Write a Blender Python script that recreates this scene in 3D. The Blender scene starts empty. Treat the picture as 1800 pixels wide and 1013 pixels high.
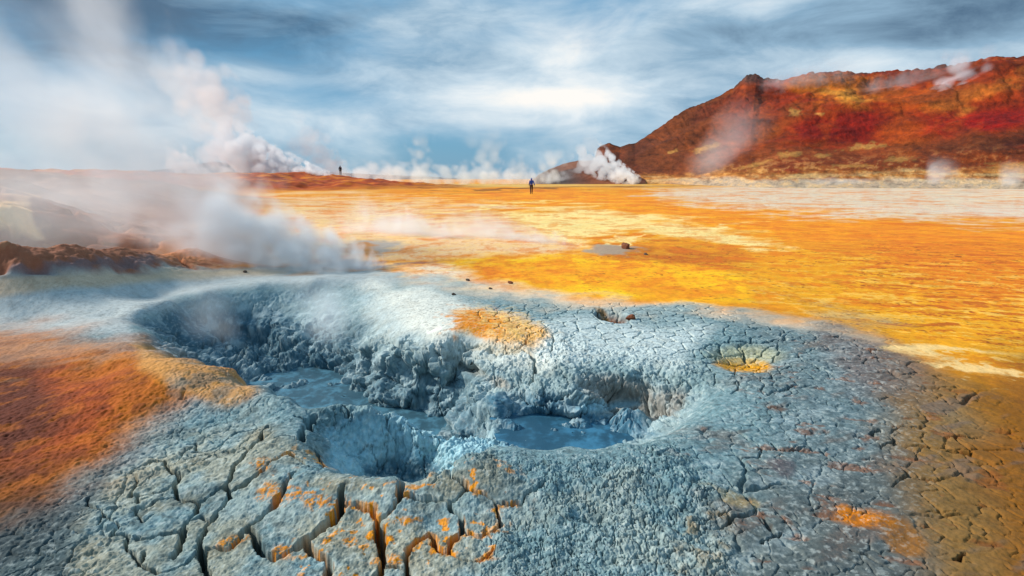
import bpy, math, os
import numpy as np
from mathutils import Vector

Q = float(os.environ.get('TQ', '1.0'))          # terrain density (1 = final)
sc = bpy.context.scene
COL = sc.collection
f32 = np.float32

# ------------------------------------------------------------------ camera
CAM_H, PITCH, FPX = 1.65, math.radians(12.0), 900.0
cp, sp = math.cos(PITCH), math.sin(PITCH)
cam = bpy.data.cameras.new('camera'); cam.lens = 18.0; cam.sensor_width = 36.0
cam.clip_start = 0.05; cam.clip_end = 60000
co = bpy.data.objects.new('camera', cam); COL.objects.link(co)
co.location = (0, 0, CAM_H); co.rotation_euler = (math.radians(90) - PITCH, 0, 0)
sc.camera = co

def ray(px, py):
    u, v = (px - 900) / FPX, (506.5 - py) / FPX
    return np.array([u, cp + v * sp, -sp + v * cp])
def at(px, py, z=0.0):                           # photo point -> place on the level z
    d = ray(px, py); t = (z - CAM_H) / d[2]
    return np.array([d[0] * t, d[1] * t, z])
def along(px, py, r):                            # photo point -> place at ground distance r
    d = ray(px, py); t = r / math.hypot(d[0], d[1])
    return np.array([d[0] * t, d[1] * t, CAM_H + d[2] * t])
def to_px(X, Y, Z):
    z = Z - CAM_H
    dep = np.maximum(Y * cp - z * sp, 1e-3)
    return 900 + FPX * X / dep, 506.5 - FPX * (Y * sp + z * cp) / dep

# ------------------------------------------------------------------ noise
from concurrent.futures import ThreadPoolExecutor
BLK = 65536
POOL = ThreadPoolExecutor(max(1, min(8, os.cpu_count() or 1)))
def par(fn, n): list(POOL.map(fn, range(0, n, BLK)))
_rng = np.random.default_rng(7)
_g = _rng.normal(size=(64, 3)); _g /= np.linalg.norm(_g, axis=1)[:, None]; _g = _g.astype(f32)
def _hash(ix, iy, iz, seed):
    h = (ix.astype(np.uint32) * np.uint32(73856093)) ^ (iy.astype(np.uint32) * np.uint32(19349663)) ^ (iz.astype(np.uint32) * np.uint32(83492791)) ^ np.uint32((seed * 2654435761) & 0xffffffff)
    h ^= h >> np.uint32(15); h *= np.uint32(2246822519); h ^= h >> np.uint32(13); h *= np.uint32(3266489917); h ^= h >> np.uint32(16)
    return h
def perlin(x, y, z, seed=0):
    x = np.asarray(x, f32); y = np.asarray(y, f32); z = np.broadcast_to(np.asarray(z, f32), x.shape)
    out = np.empty(x.shape, f32)
    n = x.size; xf, yf, zf, of = x.ravel(), y.ravel(), z.ravel(), out.ravel()
    def run(s):
        a, b, c = xf[s:s + BLK], yf[s:s + BLK], zf[s:s + BLK]
        ia, ib, ic = np.floor(a).astype(np.int32), np.floor(b).astype(np.int32), np.floor(c).astype(np.int32)
        fa, fb, fc = a - ia, b - ib, c - ic
        ua, ub, uc = [t * t * t * (t * (t * 6 - 15) + 10) for t in (fa, fb, fc)]
        tot = np.zeros_like(a)
        for dx in (0, 1):
            wx = ua if dx else 1 - ua
            for dy in (0, 1):
                wy = wx * (ub if dy else 1 - ub)
                for dz in (0, 1):
                    g = _g[_hash(ia + dx, ib + dy, ic + dz, seed) & np.uint32(63)]
                    tot += wy * (uc if dz else 1 - uc) * (g[:, 0] * (fa - dx) + g[:, 1] * (fb - dy) + g[:, 2] * (fc - dz))
        of[s:s + BLK] = tot * 1.5
    par(run, n)
    return of.reshape(x.shape)
def fbm(x, y, z, octs, seed=0, gain=.5):
    t = 0; a = 1.0; s = 1.0
    for o in range(octs):
        t = t + a * perlin(x * s, y * s, np.asarray(z, f32) * s, seed + o); a *= gain; s *= 2.03
    return t
def voronoi(x, y, seed=0, jit=.9):               # F1, F2-F1, cell hash
    x = np.asarray(x, f32); y = np.asarray(y, f32); xr, yr = x.ravel(), y.ravel()
    o1, o2, o3 = np.empty(x.size, f32), np.empty(x.size, f32), np.empty(x.size, f32)
    def run(s):
        x, y = xr[s:s + BLK], yr[s:s + BLK]
        ix, iy = np.floor(x).astype(np.int32), np.floor(y).astype(np.int32)
        f1 = np.full(x.shape, 9, f32); f2 = np.full(x.shape, 9, f32); cid = np.zeros(x.shape, np.uint32); zz = np.zeros_like(ix)
        for dx in (-1, 0, 1):
            for dy in (-1, 0, 1):
                h = _hash(ix + dx, iy + dy, zz, seed)
                px = ix + dx + .5 + jit * ((h & np.uint32(1023)).astype(f32) / 1023 - .5)
                py = iy + dy + .5 + jit * (((h >> np.uint32(10)) & np.uint32(1023)).astype(f32) / 1023 - .5)
                d = np.hypot(px - x, py - y); m = d < f1
                f2 = np.where(m, f1, np.minimum(f2, d)); cid = np.where(m, h, cid); f1 = np.where(m, d, f1)
        o1[s:s + BLK] = f1; o2[s:s + BLK] = f2 - f1; o3[s:s + BLK] = (cid >> np.uint32(20)).astype(f32) / 4095
    par(run, x.size)
    return o1.reshape(x.shape), o2.reshape(x.shape), o3.reshape(x.shape)
def sstep(a, b, x):
    t = np.clip((x - a) / (b - a), 0, 1); return t * t * (3 - 2 * t)
def lin(c):
    c = np.asarray(c, float) / 255
    return np.where(c <= .04045, c / 12.92, ((c + .055) / 1.055) ** 2.4)

# ------------------------------------------------------------------ ground: shape
# Survey of the ground: places read off the photograph with an assumed height.
S = []
def P(*pts):
    for a, b, z in pts: S.append(tuple(at(a, b, z)))
def Hn(px, py, dx, dy, z):                       # a place hidden just below a rim
    p = at(px, py, 0); S.append((p[0] + dx, p[1] + dy, z))
def R(*pts):
    for a, b, r in pts: S.append(tuple(along(a, b, r)))
# level ground round about
for x in (-500, -250, 0, 250, 500, 750, 1000, 1250, 1500, 1750, 2050, 2300): P((x, 1013, 0))
for x in (-200, 0, 120, 1500, 1650, 1800, 2000): P((x, 900, 0))
for x in (200, 330, 450, 620, 760, 900, 1050, 1200, 1350): P((x, 920, 0))
for x in (-100, 60, 180): P((x, 760, .02), (x, 660, .02), (x, 560, .02))
P((300, 720, .03), (400, 730, .03), (400, 800, .02), (460, 740, .03), (200, 600, .02))
for x in (1300, 1450, 1600, 1750, 1950): P((x, 780, 0), (x, 600, .02))
for x in (800, 950, 1100, 1250, 1400, 1600, 1800): P((x, 480, 0), (x, 520, 0), (x, 440, 0))
for x in (450, 600, 750, 900, 1100, 1300, 1500, 1800, 2100): P((x, 405, 0), (x, 375, 0), (x, 350, 0))
for x in (760, 850, 950, 1100, 1300, 1500, 1800): P((x, 328, 0))
for x in (-400, 0, 300, 600, 900, 1200, 1500, 1800, 2200):
    for r in (180, 420, 1500): S.append(tuple([*(at(x, 400)[:2] / np.hypot(*at(x, 400)[:2]) * r), 0.0]))
for th in np.radians(np.arange(-78, 79, 26)): S.append((.75 * math.sin(th), .75 * math.cos(th), 0.0))
# big mud pot
P((236, 572, .02), (250, 585, .01), (264, 606, .01), (300, 622, .02), (360, 641, .02), (420, 660, .02), (480, 687, .02), (520, 706, .02), (545, 724, .04))
for a in ((264, 606, .15, .06, -.25), (300, 622, .1, .15, -.4), (360, 641, .08, .16, -.5), (420, 660, .08, .17, -.58), (480, 687, .07, .18, -.66), (535, 716, .06, .22, -.7)): Hn(*a)
P((420, 640, -.72), (480, 668, -.78), (540, 690, -.8), (600, 695, -.8), (640, 705, -.8), (690, 730, -.8), (740, 745, -.8), (560, 672, -.78), (520, 655, -.75), (340, 608, -.5))
P((258, 548, .02), (300, 530, .02), (360, 515, .02), (450, 502, .02), (550, 497, .02), (640, 494, .02), (200, 555, .02), (450, 485, .02), (250, 520, .02))
P((258, 574, -.12), (300, 550, -.09), (360, 534, -.11), (450, 522, -.12), (550, 516, -.13), (640, 512, -.08), (520, 545, -.3), (420, 545, -.27))
P((550, 484, .01), (640, 482, .0), (360, 499, .01), (300, 511, .01), (500, 487, .01), (400, 493, .01), (600, 483, 0), (270, 530, .02), (220, 560, .02))
P((300, 590, -.33), (360, 575, -.42), (420, 568, -.44), (480, 566, -.43), (540, 570, -.38), (600, 572, -.32), (660, 575, -.2))
P((430, 610, -.62), (500, 618, -.64), (560, 625, -.6), (610, 648, -.62), (570, 650, -.72))
P((640, 612, -.34), (690, 612, -.22), (735, 618, -.2), (780, 628, -.2), (650, 660, -.6), (700, 680, -.56), (760, 690, -.54), (690, 716, -.74), (745, 722, -.76), (645, 690, -.74), (700, 645, -.4), (760, 668, -.44), (735, 650, -.34), (790, 665, -.44))
P((700, 530, -.04), (760, 510, 0), (800, 545, -.02), (860, 560, -.03), (860, 600, -.06), (920, 620, -.08), (800, 600, -.08), (850, 645, -.15), (900, 650, -.12), (960, 640, -.05), (1000, 600, -.02), (1100, 610, -.01), (1200, 622, 0), (1000, 555, .01), (1200, 570, .01), (1350, 570, .01))
P((830, 690, -.36), (850, 720, -.4), (860, 745, -.37), (815, 700, -.52), (800, 735, -.74), (900, 715, -.3), (850, 770, -.32), (820, 750, -.5))
# front bowl
P((560, 715, .05), (580, 712, .04), (600, 714, .02), (620, 718, -.01), (640, 722, -.03), (665, 728, -.06), (690, 735, -.09), (715, 745, -.12), (740, 756, -.16), (765, 767, -.2), (790, 776, -.23), (820, 780, -.25), (850, 783, -.26))
for a, b, z in ((560, 715, .05), (580, 712, .04), (600, 714, .02), (620, 718, -.01), (640, 722, -.03), (665, 728, -.06), (690, 735, -.09), (715, 745, -.12), (740, 756, -.16), (765, 767, -.2)):
    p = at(a, b, z); S.append((p[0] + .01, p[1] + .1, z - .1)); S.append((p[0] + .02, p[1] + .24, -.5)); S.append((p[0] + .03, p[1] + .42, -.8))
P((600, 760, -.13), (650, 770, -.2), (700, 790, -.3), (760, 800, -.32), (640, 810, -.33), (690, 826, -.42), (800, 806, -.25), (575, 780, -.1))
P((540, 800, .02), (580, 824, .01), (620, 838, .03), (660, 846, .03), (700, 851, .02), (760, 846, .03), (800, 824, .01), (850, 802, -.03), (545, 760, .06), (530, 740, .05))
for a in ((640, 842, 0, .08, -.3), (700, 850, 0, .08, -.55), (760, 846, -.02, .08, -.45), (690, 848, 0, .3, -.85), (740, 848, 0, .26, -.8), (640, 842, .02, .3, -.6)): Hn(*a)
# right mud pot
P((875, 792, -.03), (905, 787, .02), (1000, 787, .03), (1080, 784, .02), (1150, 769, .01), (1205, 745, .0), (1250, 708, .0), (1300, 668, .01), (1270, 650, 0))
for a in ((905, 787, .03, .15, -.25), (1000, 787, 0, .13, -.32), (1080, 784, 0, .13, -.3), (1150, 769, -.05, .12, -.2), (1205, 745, -.08, .08, -.12)): Hn(*a)
P((930, 765, -.36), (1000, 770, -.37), (1060, 772, -.36), (1110, 760, -.35), (920, 742, -.34), (990, 748, -.36))
P((890, 700, -.22), (1000, 690, -.12), (1000, 720, -.24), (1100, 660, -.05), (1100, 700, -.22), (1105, 735, -.34), (1160, 700, -.16), (1160, 742, -.28), (1000, 650, -.03), (1100, 640, -.01), (1200, 652, 0), (1218, 682, -.06), (1215, 715, -.13), (940, 690, -.15), (1060, 712, -.24))
# small yellow dimple and the little vent hole
P((1288, 644, -.1), (1332, 645, -.1), (1310, 632, -.09), (1310, 652, -.1), (1262, 645, .0), (1375, 645, .0), (1310, 606, .0), (1310, 663, .01), (1250, 620, .01), (1380, 620, .01))
# bank and rise on the left, ridge behind
P((-150, 500, 0), (0, 492, 0), (100, 480, 0), (200, 472, 0), (330, 467, 0), (420, 462, 0), (-150, 480, .02), (60, 520, 0), (140, 505, 0), (-60, 530, 0))
R((0, 430, 9.3), (-150, 430, 9.8), (100, 432, 9.8), (200, 438, 10.2), (280, 450, 10.6), (330, 436, 11.4), (390, 450, 12.2))
R((0, 375, 14), (-200, 372, 14), (0, 330, 22), (-200, 320, 22), (0, 303, 46), (-250, 298, 50), (100, 309, 46), (200, 330, 36), (110, 370, 17), (200, 395, 17), (330, 400, 20))
R((285, 305, 84), (400, 309, 90), (500, 308, 94), (570, 308, 98), (598, 313, 110), (650, 318, 110), (700, 324, 105))
P((400, 350, 0), (550, 352, 0), (680, 352, 0))
S = np.array(S)

rS = np.hypot(S[:, 0], S[:, 1]); aS = np.arctan2(S[:, 0], S[:, 1])
U = np.stack([aS, np.log(rS)], 1)
KC = f32(.010 ** 2)
def tk(d2): return -np.sqrt(d2 + KC)
n = len(S)
A = np.zeros((n + 3, n + 3)); A[:n, :n] = tk(((U[:, None] - U[None]) ** 2).sum(2)) - np.eye(n) * 1e-4
A[:n, n] = 1; A[:n, n + 1:] = U; A[n:, :n] = A[:n, n:].T
Wt = np.linalg.solve(A, np.concatenate([S[:, 2] / rS, np.zeros(3)])).astype(f32)
def base_height(az, lr):
    w = np.empty(az.size, f32); a, l = az.ravel().astype(f32), lr.ravel().astype(f32)
    def run(s):
        aa, ll = a[s:s + BLK], l[s:s + BLK]
        acc = Wt[n] + Wt[n + 1] * aa + Wt[n + 2] * ll
        for k in range(n):
            acc = acc - Wt[k] * np.sqrt((aa - f32(U[k, 0])) ** 2 + (ll - f32(U[k, 1])) ** 2 + KC)
        w[s:s + BLK] = acc
    par(run, a.size)
    r = np.exp(l)
    return (w * r * (1 - sstep(125, 210, r))).reshape(az.shape)

e = math.radians(50)
az = np.concatenate([np.linspace(-math.radians(80), -e, int(70 * Q), endpoint=False), np.linspace(-e, e, int(1260 * Q), endpoint=False), np.linspace(e, math.radians(80), int(70 * Q))])
lr = np.concatenate([np.linspace(math.log(.9), math.log(1.5), int(50 * Q), endpoint=False), np.linspace(math.log(1.5), math.log(10.5), int(1080 * Q), endpoint=False),
                     np.linspace(math.log(10.5), math.log(150), int(420 * Q), endpoint=False), np.linspace(math.log(150), math.log(30000), int(60 * Q))])
AZ, LR = np.meshgrid(az, lr)
NR, NC = AZ.shape
RR = np.exp(LR); X = (RR * np.sin(AZ)).astype(f32); Y = (RR * np.cos(AZ)).astype(f32)
def resample(g, n_):                              # linear refinement along the first axis
    t_ = np.linspace(0, g.shape[0] - 1, n_); i_ = np.minimum(t_.astype(int), g.shape[0] - 2); f_ = (t_ - i_).astype(f32)[:, None]
    return g[i_] * (1 - f_) + g[i_ + 1] * f_
def coarse(v, k): return np.interp(np.linspace(0, len(v) - 1, len(v) // k), np.arange(len(v)), v)
_A, _L = np.meshgrid(coarse(az, 3), coarse(lr, 3))
Z0 = resample(resample(base_height(_A, _L), NR).T, NC).T.copy()
NEAR_ROWS = int(np.searchsorted(lr, math.log(12.0)))
def _rows(fn, fill):                              # fine detail is only worked out on the nearer rows
    def g(*a, **k):
        a = [v[:NEAR_ROWS] if isinstance(v, np.ndarray) and v.shape[:1] == (NR,) else v for v in a]
        r = fn(*a, **k); t = r if isinstance(r, tuple) else (r,)
        t = tuple(np.concatenate([v, np.full((NR - NEAR_ROWS, NC), fill, f32)]) for v in t)
        return t if isinstance(r, tuple) else t[0]
    return g
nfbm, nperlin, nvoronoi = _rows(fbm, 0.0), _rows(perlin, 0.0), _rows(voronoi, .5)
near = 1 - sstep(9, 16, RR)
gx, gy = to_px(X, Y, Z0)                          # where the photograph shows each place

# ------------------------------------------------------------------ cracks traced from the photograph
CR = [
 (1.3, [(470,752),(458,766),(446,786),(433,802),(415,820),(407,840),(398,854),(365,873),(347,885),(328,885),(313,879),(305,864),(316,842),(293,833),(290,817),(263,816),(239,824)]),
 (1.3, [(398,854),(404,863),(401,876),(384,901),(365,922),(350,913),(334,915),(325,932),(319,950),(303,975)]),
 (1.0, [(347,885),(344,904),(334,915)]),
 (1.5, [(365,922),(362,935),(347,959),(353,978),(362,1003),(368,1030)]),
 (1.5, [(347,968),(396,962),(424,941),(436,929),(483,891),(489,873),(501,848),(517,827)]),
 (1.1, [(347,968),(328,987),(303,1000),(282,1006),(254,998),(239,998)]),
 (1.1, [(405,868),(436,851),(458,833),(476,813),(498,803),(507,797),(523,808),(538,819),(566,823)]),
 (2.2, [(436,929),(452,953),(458,966),(476,981),(489,984),(507,967),(535,953),(560,932),(580,912),(596,898),(605,873),(609,850)]),
 (2.0, [(538,949),(546,963),(562,981),(576,992),(573,1030)]),
 (1.4, [(602,886),(633,892),(661,898),(667,916),(671,922),(670,947),(671,978),(673,993),(660,1030)]),
 (2.2, [(671,922),(670,947),(671,978),(673,993),(660,1030)]),
 (1.6, [(671,922),(685,907),(698,885),(702,864),(707,848)]),
 (1.1, [(702,874),(725,874),(747,881),(766,885),(790,884),(809,873),(823,862),(806,845),(797,833),(778,830)]),
 (1.6, [(788,885),(790,904),(809,919),(818,935),(806,947),(792,956),(787,975),(766,969),(763,953),(752,945),(735,959),(713,981),(710,993),(722,1030)]),
 (1.0, [(673,995),(710,995)]),
 (1.0, [(823,862),(846,868),(874,882),(877,904),(878,922),(868,938),(843,947),(823,938),(818,935)]),
 (.9, [(874,882),(889,885),(911,891),(917,873),(942,864),(960,848)]),
 (.8, [(787,975),(794,981),(821,990),(849,987),(865,969)]),
 (2.6, [(549,728),(540,749),(529,774)]), (1.0, [(518,731),(534,737),(547,738)]),
 (.8, [(484,772),(500,768),(516,771),(529,774)]), (1.0, [(546,790),(562,802),(568,820)]),
 (1.1, [(679,731),(679,752),(692,774),(698,802),(701,830)]), (1.0, [(602,715),(614,731)]),
 (.9, [(239,824),(240,840),(239,854),(232,873),(243,878),(239,891)]), (.7, [(243,878),(279,867),(303,858)]),
 (.7, [(226,901),(254,898),(279,885),(303,879),(312,879)]), (.8, [(239,947),(273,944),(297,941),(322,938)]),
 (.8, [(192,941),(220,938),(229,947),(232,969),(239,998)]), (.8, [(251,972),(246,987),(239,998)]),
 (.7, [(341,796),(365,794),(390,786),(402,774),(409,768),(436,757),(458,754)]), (.7, [(328,811),(347,802),(368,802)]), (.7, [(344,780),(347,793)]),
 (.7, [(396,799),(427,790),(440,793)]), (.7, [(236,901),(260,915),(275,905)]), (.7, [(180,905),(210,925),(192,941)]), (.7, [(150,880),(180,905),(176,930)]),
 (.8, [(918,619),(924,620)]), (2.4, [(924,621),(935,630),(941,645),(938,661),(935,675)]), (1.0, [(914,690),(912,700),(918,708)]),
 (1.6, [(686,605),(700,610),(715,615),(733,607)]), (1.0, [(775,610),(789,614),(801,627),(803,640)]), (1.0, [(803,640),(813,630),(846,636),(870,630),(893,623),(920,612),(932,592)]),
 (.8, [(893,623),(890,607),(875,601)]), (.9, [(969,621),(970,607),(976,596),(958,589),(943,583),(925,578)]),
 (1.0, [(872,655),(873,680)]), (1.6, [(1048,545),(1058,554),(1075,563)]),
 (.9, [(1229,615),(1238,626),(1260,628),(1271,626),(1265,612),(1247,607),(1229,615)]), (1.1, [(1298,607),(1307,623),(1310,639),(1326,637),(1340,623),(1347,612)]),
 (.9, [(1279,603),(1304,600),(1340,604),(1375,598)]), (.9, [(1200,619),(1229,615)]), (.9, [(1310,641),(1290,644),(1262,640)]), (.8, [(1260,628),(1262,641)]), (.8, [(1326,637),(1350,646)]),
 (.9, [(1100,645),(1125,660),(1150,660),(1172,668),(1176,676)]),
 (.8, [(866,725),(862,745),(866,762)]), (.8, [(840,735),(858,748),(880,752)]),
 (.9, [(1530,766),(1545,755)]), (.8, [(1335,955),(1360,945),(1372,937)]), (.9, [(1320,975),(1335,980),(1352,985)]), (.9, [(1495,970),(1530,975),(1565,995)]), (.9, [(1680,985),(1695,975)]),
 (.8, [(1360,780),(1366,790),(1400,792),(1420,788)]), (.8, [(1440,790),(1462,808)]),
]
dist = np.full(X.shape, 9, f32); wid = np.ones(X.shape, f32)
jx = .028 * nperlin(X * 7, Y * 7, 0, 11) + .014 * nperlin(X * 19, Y * 19, 0, 12) + .006 * nperlin(X * 50, Y * 50, 0, 13)
jy = .028 * nperlin(X * 7, Y * 7, 0, 21) + .014 * nperlin(X * 19, Y * 19, 0, 22) + .006 * nperlin(X * 50, Y * 50, 0, 23)
def on_ground(px, py):                            # first places where the lines of sight meet the ground
    one = np.ndim(px) == 0; px, py = np.atleast_1d(px).astype(float), np.atleast_1d(py).astype(float)
    u, v = (px - 900) / FPX, (506.5 - py) / FPX; d = np.stack([u, cp + v * sp, -sp + v * cp], 1); hd = np.hypot(d[:, 0], d[:, 1])
    rs = np.exp(np.linspace(math.log(1.2), math.log(40), 700)); a = np.arctan2(d[:, 0], d[:, 1])
    fj, fi = np.interp(np.log(rs), lr, np.arange(NR)), np.interp(a, az, np.arange(NC))
    h = Z0[np.round(fj).astype(int)][:, np.round(fi).astype(int)].T
    zz = CAM_H + (d[:, 2] / hd)[:, None] * rs[None]; k = np.where((zz < h).any(1), (zz < h).argmax(1), 699)
    p = np.stack([np.sin(a) * rs[k], np.cos(a) * rs[k]], 1)
    return p[0] if one else p
rr = RR
for w, pl in CR:
    pts = on_ground([p[0] for p in pl], [p[1] for p in pl])
    for p, q in zip(pts[:-1], pts[1:]):
        rmin = min(np.hypot(*p), np.hypot(*q)) - .25; rmax = max(np.hypot(*p), np.hypot(*q)) + .25
        a0 = min(math.atan2(*p), math.atan2(*q)) - .25 / rmin; a1 = max(math.atan2(*p), math.atan2(*q)) + .25 / rmin
        r0, r1 = np.searchsorted(lr, [math.log(max(rmin, .95)), math.log(rmax)]); c0, c1 = np.searchsorted(az, [a0, a1])
        sl = (slice(r0, r1), slice(c0, c1))
        x, y = X[sl] + jx[sl], Y[sl] + jy[sl]
        d = q - p; L = (d ** 2).sum() + 1e-9
        t = np.clip(((x - p[0]) * d[0] + (y - p[1]) * d[1]) / L, 0, 1)
        dd = np.hypot(x - p[0] - t * d[0], y - p[1] - t * d[1]).astype(f32)
        m = dd - .006 * w < dist[sl] - .006 * wid[sl]
        dist[sl] = np.where(m, dd, dist[sl]); wid[sl] = np.where(m, w, wid[sl])

fw = sstep(7.5, 12, RR)
GX = (gx + fw * (70 * fbm(AZ * 5, LR * 3.2, 1.5, 5, 601, .6))).astype(f32).ravel()
GY = (gy + fw * np.clip((gy - 314) * .16, 0, 12) * fbm(AZ * 7, LR * 5, 4.5, 5, 611, .65)).astype(f32).ravel()
ORD = np.argsort(GY, kind='stable'); GYS = GY[ORD]
def pick(x0, x1, y0, y1):                         # the places inside a box of the survey
    i = ORD[np.searchsorted(GYS, y0):np.searchsorted(GYS, y1)]
    x = GX[i]; return i[(x > x0) & (x < x1)]
def blob(cx, cy, rx, ry, rot=0, soft=1.0, amp=0.0, nz=None):
    c, s = math.cos(math.radians(rot)), math.sin(math.radians(rot))
    R_ = max(rx, ry) * (1.5 + soft * .4 + 1.2 * amp); H_ = (abs(s) * rx + abs(c) * ry) * (1.5 + soft * .4 + 1.2 * amp)
    i = pick(cx - R_, cx + R_, cy - H_, cy + H_); dx, dy = GX[i] - cx, GY[i] - cy
    q = np.hypot((c * dx + s * dy) / rx, (-s * dx + c * dy) / ry)
    if amp: q = q + amp * (nz if nz is not None else N1).ravel()[i]
    out = np.zeros(X.size, f32); out[i] = 1 - sstep(1 - soft * .6, 1 + soft * .4, q)
    return out.reshape(X.shape)
def poly(pts, soft, amp=0.0, nz=None):
    pts = np.array(pts, f32); pad = soft + 1.3 * amp
    i = pick(pts[:, 0].min() - pad, pts[:, 0].max() + pad, pts[:, 1].min() - pad, pts[:, 1].max() + pad); px, py = GX[i], GY[i]
    ins = np.zeros(px.shape, bool); dm = np.full(px.shape, 1e9, f32)
    for k in range(len(pts)):
        a, b = pts[k], pts[(k + 1) % len(pts)]
        d = b - a; t = np.clip(((px - a[0]) * d[0] + (py - a[1]) * d[1]) / (d @ d + 1e-6), 0, 1)
        dm = np.minimum(dm, (px - a[0] - t * d[0]) ** 2 + (py - a[1] - t * d[1]) ** 2)
        if a[1] != b[1]:
            ins ^= ((a[1] > py) != (b[1] > py)) & (px < (b[0] - a[0]) * (py - a[1]) / (b[1] - a[1]) + a[0])
    sd = np.sqrt(dm) * np.where(ins, 1, -1)
    if amp: sd = sd + amp * (nz if nz is not None else N1).ravel()[i]
    out = np.zeros(X.size, f32); out[i] = sstep(-soft, soft, sd)
    return out.reshape(X.shape)

LX, LY = AZ * 9, LR * 9                           # log-polar lattice: features keep their size in proportion to distance
N1 = fbm(X * 1.3, Y * 1.3, 3.1, 5, 31) * near + (1 - near) * fbm(LX * 1.2, LY * 1.6, 7.7, 5, 41)
N2 = nfbm(X * 6, Y * 6, 1.7, 4, 51) * near + (1 - near) * fbm(LX * 3.5, LY * 5, 2.7, 4, 61)
ST = fbm((X * .94 + Y * .34) * 1.6, (Y * .94 - X * .34) * 5.5, .5, 4, 71)      # streaks washed down the slope on the right
ST2 = fbm((X * .96 - Y * .28) * 2.5, (Y * .96 + X * .28) * 9, .9, 4, 81)

pit = sstep(-.02, -.12, Z0) * (1 - blob(1310, 638, 85, 34, 0, .5)) * (1 - blob(1076, 556, 50, 20, 0, .5))
plates = poly([(455,745),(560,800),(700,850),(860,800),(950,840),(960,900),(870,960),(860,1060),(120,1060),(140,930),(230,820),(330,770)], 25, 22) * (1 - pit)
crumb = poly([(830,800),(1000,790),(1110,790),(1190,770),(1250,860),(1270,960),(1300,1060),(860,1060),(870,950),(960,890),(940,850)], 30, 25) * (1 - pit)
rightm = poly([(1170,780),(1260,720),(1330,660),(1420,560),(1600,640),(1900,800),(1950,1060),(1280,1060),(1260,900)], 40, 30)
netz = poly([(838,548),(900,535),(1010,540),(1060,535),(1250,545),(1430,590),(1460,660),(1400,690),(1290,690),(1230,655),(1180,620),(1020,600),(930,590),(860,575)], 12, 10)
leftm = poly([(330,640),(470,680),(540,720),(470,760),(300,820),(230,880),(180,1060),(-100,1060),(-60,960),(150,830),(270,740)], 40, 30) * (1 - pit)
wall = np.maximum(pit * sstep(3.2, 4.0, Y), 0) * near

# heights
jit = N2 * .03
C1 = nvoronoi((X + jx) * 6.5, (Y + jy) * 6.5, 5)
C2 = nvoronoi((X + jx * .8) * 5.2, (Y + jy * .8) * 5.2, 9)
C3 = nvoronoi((X + jx) * 11, (Y + jy) * 11, 15)
C4 = nvoronoi((X + jx * .9) * 24, (Y + jy * .9) * 24, 25)
F_mid = nfbm(X * 9, Y * 9, .3, 5, 91)
F_fine = nfbm(X * 34, Y * 34, .3, 3, 101) * (1 - sstep(4, 9, RR))
dz = np.zeros(X.shape, f32)
dz += near * (.012 * N1 + .003 * F_mid + .0022 * F_fine)
# rough lumpy crust on plates
F_grain = nfbm(X * 60, Y * 60, .7, 3, 113, .75) * (1 - sstep(3, 6, RR))
dz += (plates + .6 * leftm) * (.006 * F_mid + .0022 * F_fine + .0030 * F_grain + .008 * np.abs(nfbm(X * 7, Y * 7, .9, 5, 111, .5)))
# traced cracks
wm = .0092 * wid * (1 + .5 * N2)
cm = 1 - sstep(wm * .6, wm * 1.1, dist)
dz -= cm * np.minimum(.13 * wid, .26) + .005 * np.exp(-dist / .014) * (plates * .8 + .2) * np.minimum(wid, 1.6)
# small random cracks
ck2 = (1 - sstep(.02, .075, C2[1])) * netz * sstep(-.5, .1, N2 + .3) * sstep(9.5, 7, RR)
ck1 = (1 - sstep(.02, .07, C1[1])) * np.maximum(rightm * .8, leftm * .7) * sstep(-.2, .3, N1 + .4 * N2)
ck3 = (1 - sstep(.03, .1, C3[1])) * np.maximum(np.maximum(rightm, leftm), netz * .6) * sstep(-.1, .4, -N1 + .5 * N2)
ck4 = (1 - sstep(.02, .075, nvoronoi((X + jx) * 3.1, (Y + jy) * 3.1, 35)[1])) * rightm * sstep(-.35, .2, N1 - .2)
dz -= .06 * ck2 + .022 * ck1 + .013 * ck3 + .042 * ck4
# crumbled clods
wx = .012 * nfbm(X * 38, Y * 38, 2.2, 3, 115, .65); wy = .012 * nfbm(X * 38, Y * 38, 6.2, 3, 117, .65)
C5 = nvoronoi((X + .6 * wx + jx) * 10, (Y + .6 * wy + jy) * 10, 45); C6 = nvoronoi((X + wx) * 24, (Y + wy) * 24, 55)
clod = .022 * sstep(.015, .09, C5[1]) + .004 * sstep(.02, .12, C6[1]) + .016 * (C5[2] - .5) + .004 * (C6[2] - .5)
worm = np.abs(nfbm(X * 15 + 2 * jx, Y * 15, 4.4, 3, 121))
dz += crumb * (clod * (.25 + .5 * sstep(-.25, .25, nfbm(X * 4, Y * 4, 7.3, 3, 221))) - .038 * sstep(.075, .0, worm) - .007 * sstep(.10, .0, np.abs(nfbm(X * 27 + wx * 20, Y * 27 + wy * 20, 2.4, 3, 223))) + .003 * F_fine + .004 * F_grain + .012 * F_mid)
dz += (1 - crumb) * rightm * (.004 * F_mid + .006 * ST - .012 * sstep(.25, .75, np.abs(ST2)))
dz += leftm * (1 - plates) * (-.010 * sstep(.07, .0, worm))
# orange grit on the left
grit = poly([(-300,560),(150,585),(250,600),(430,670),(300,770),(200,830),(60,930),(-300,1060)], 50, 40)
dz += grit * (.008 * np.abs(F_mid) + .005 * F_fine + .006 * (1 - C4[0]))
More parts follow.
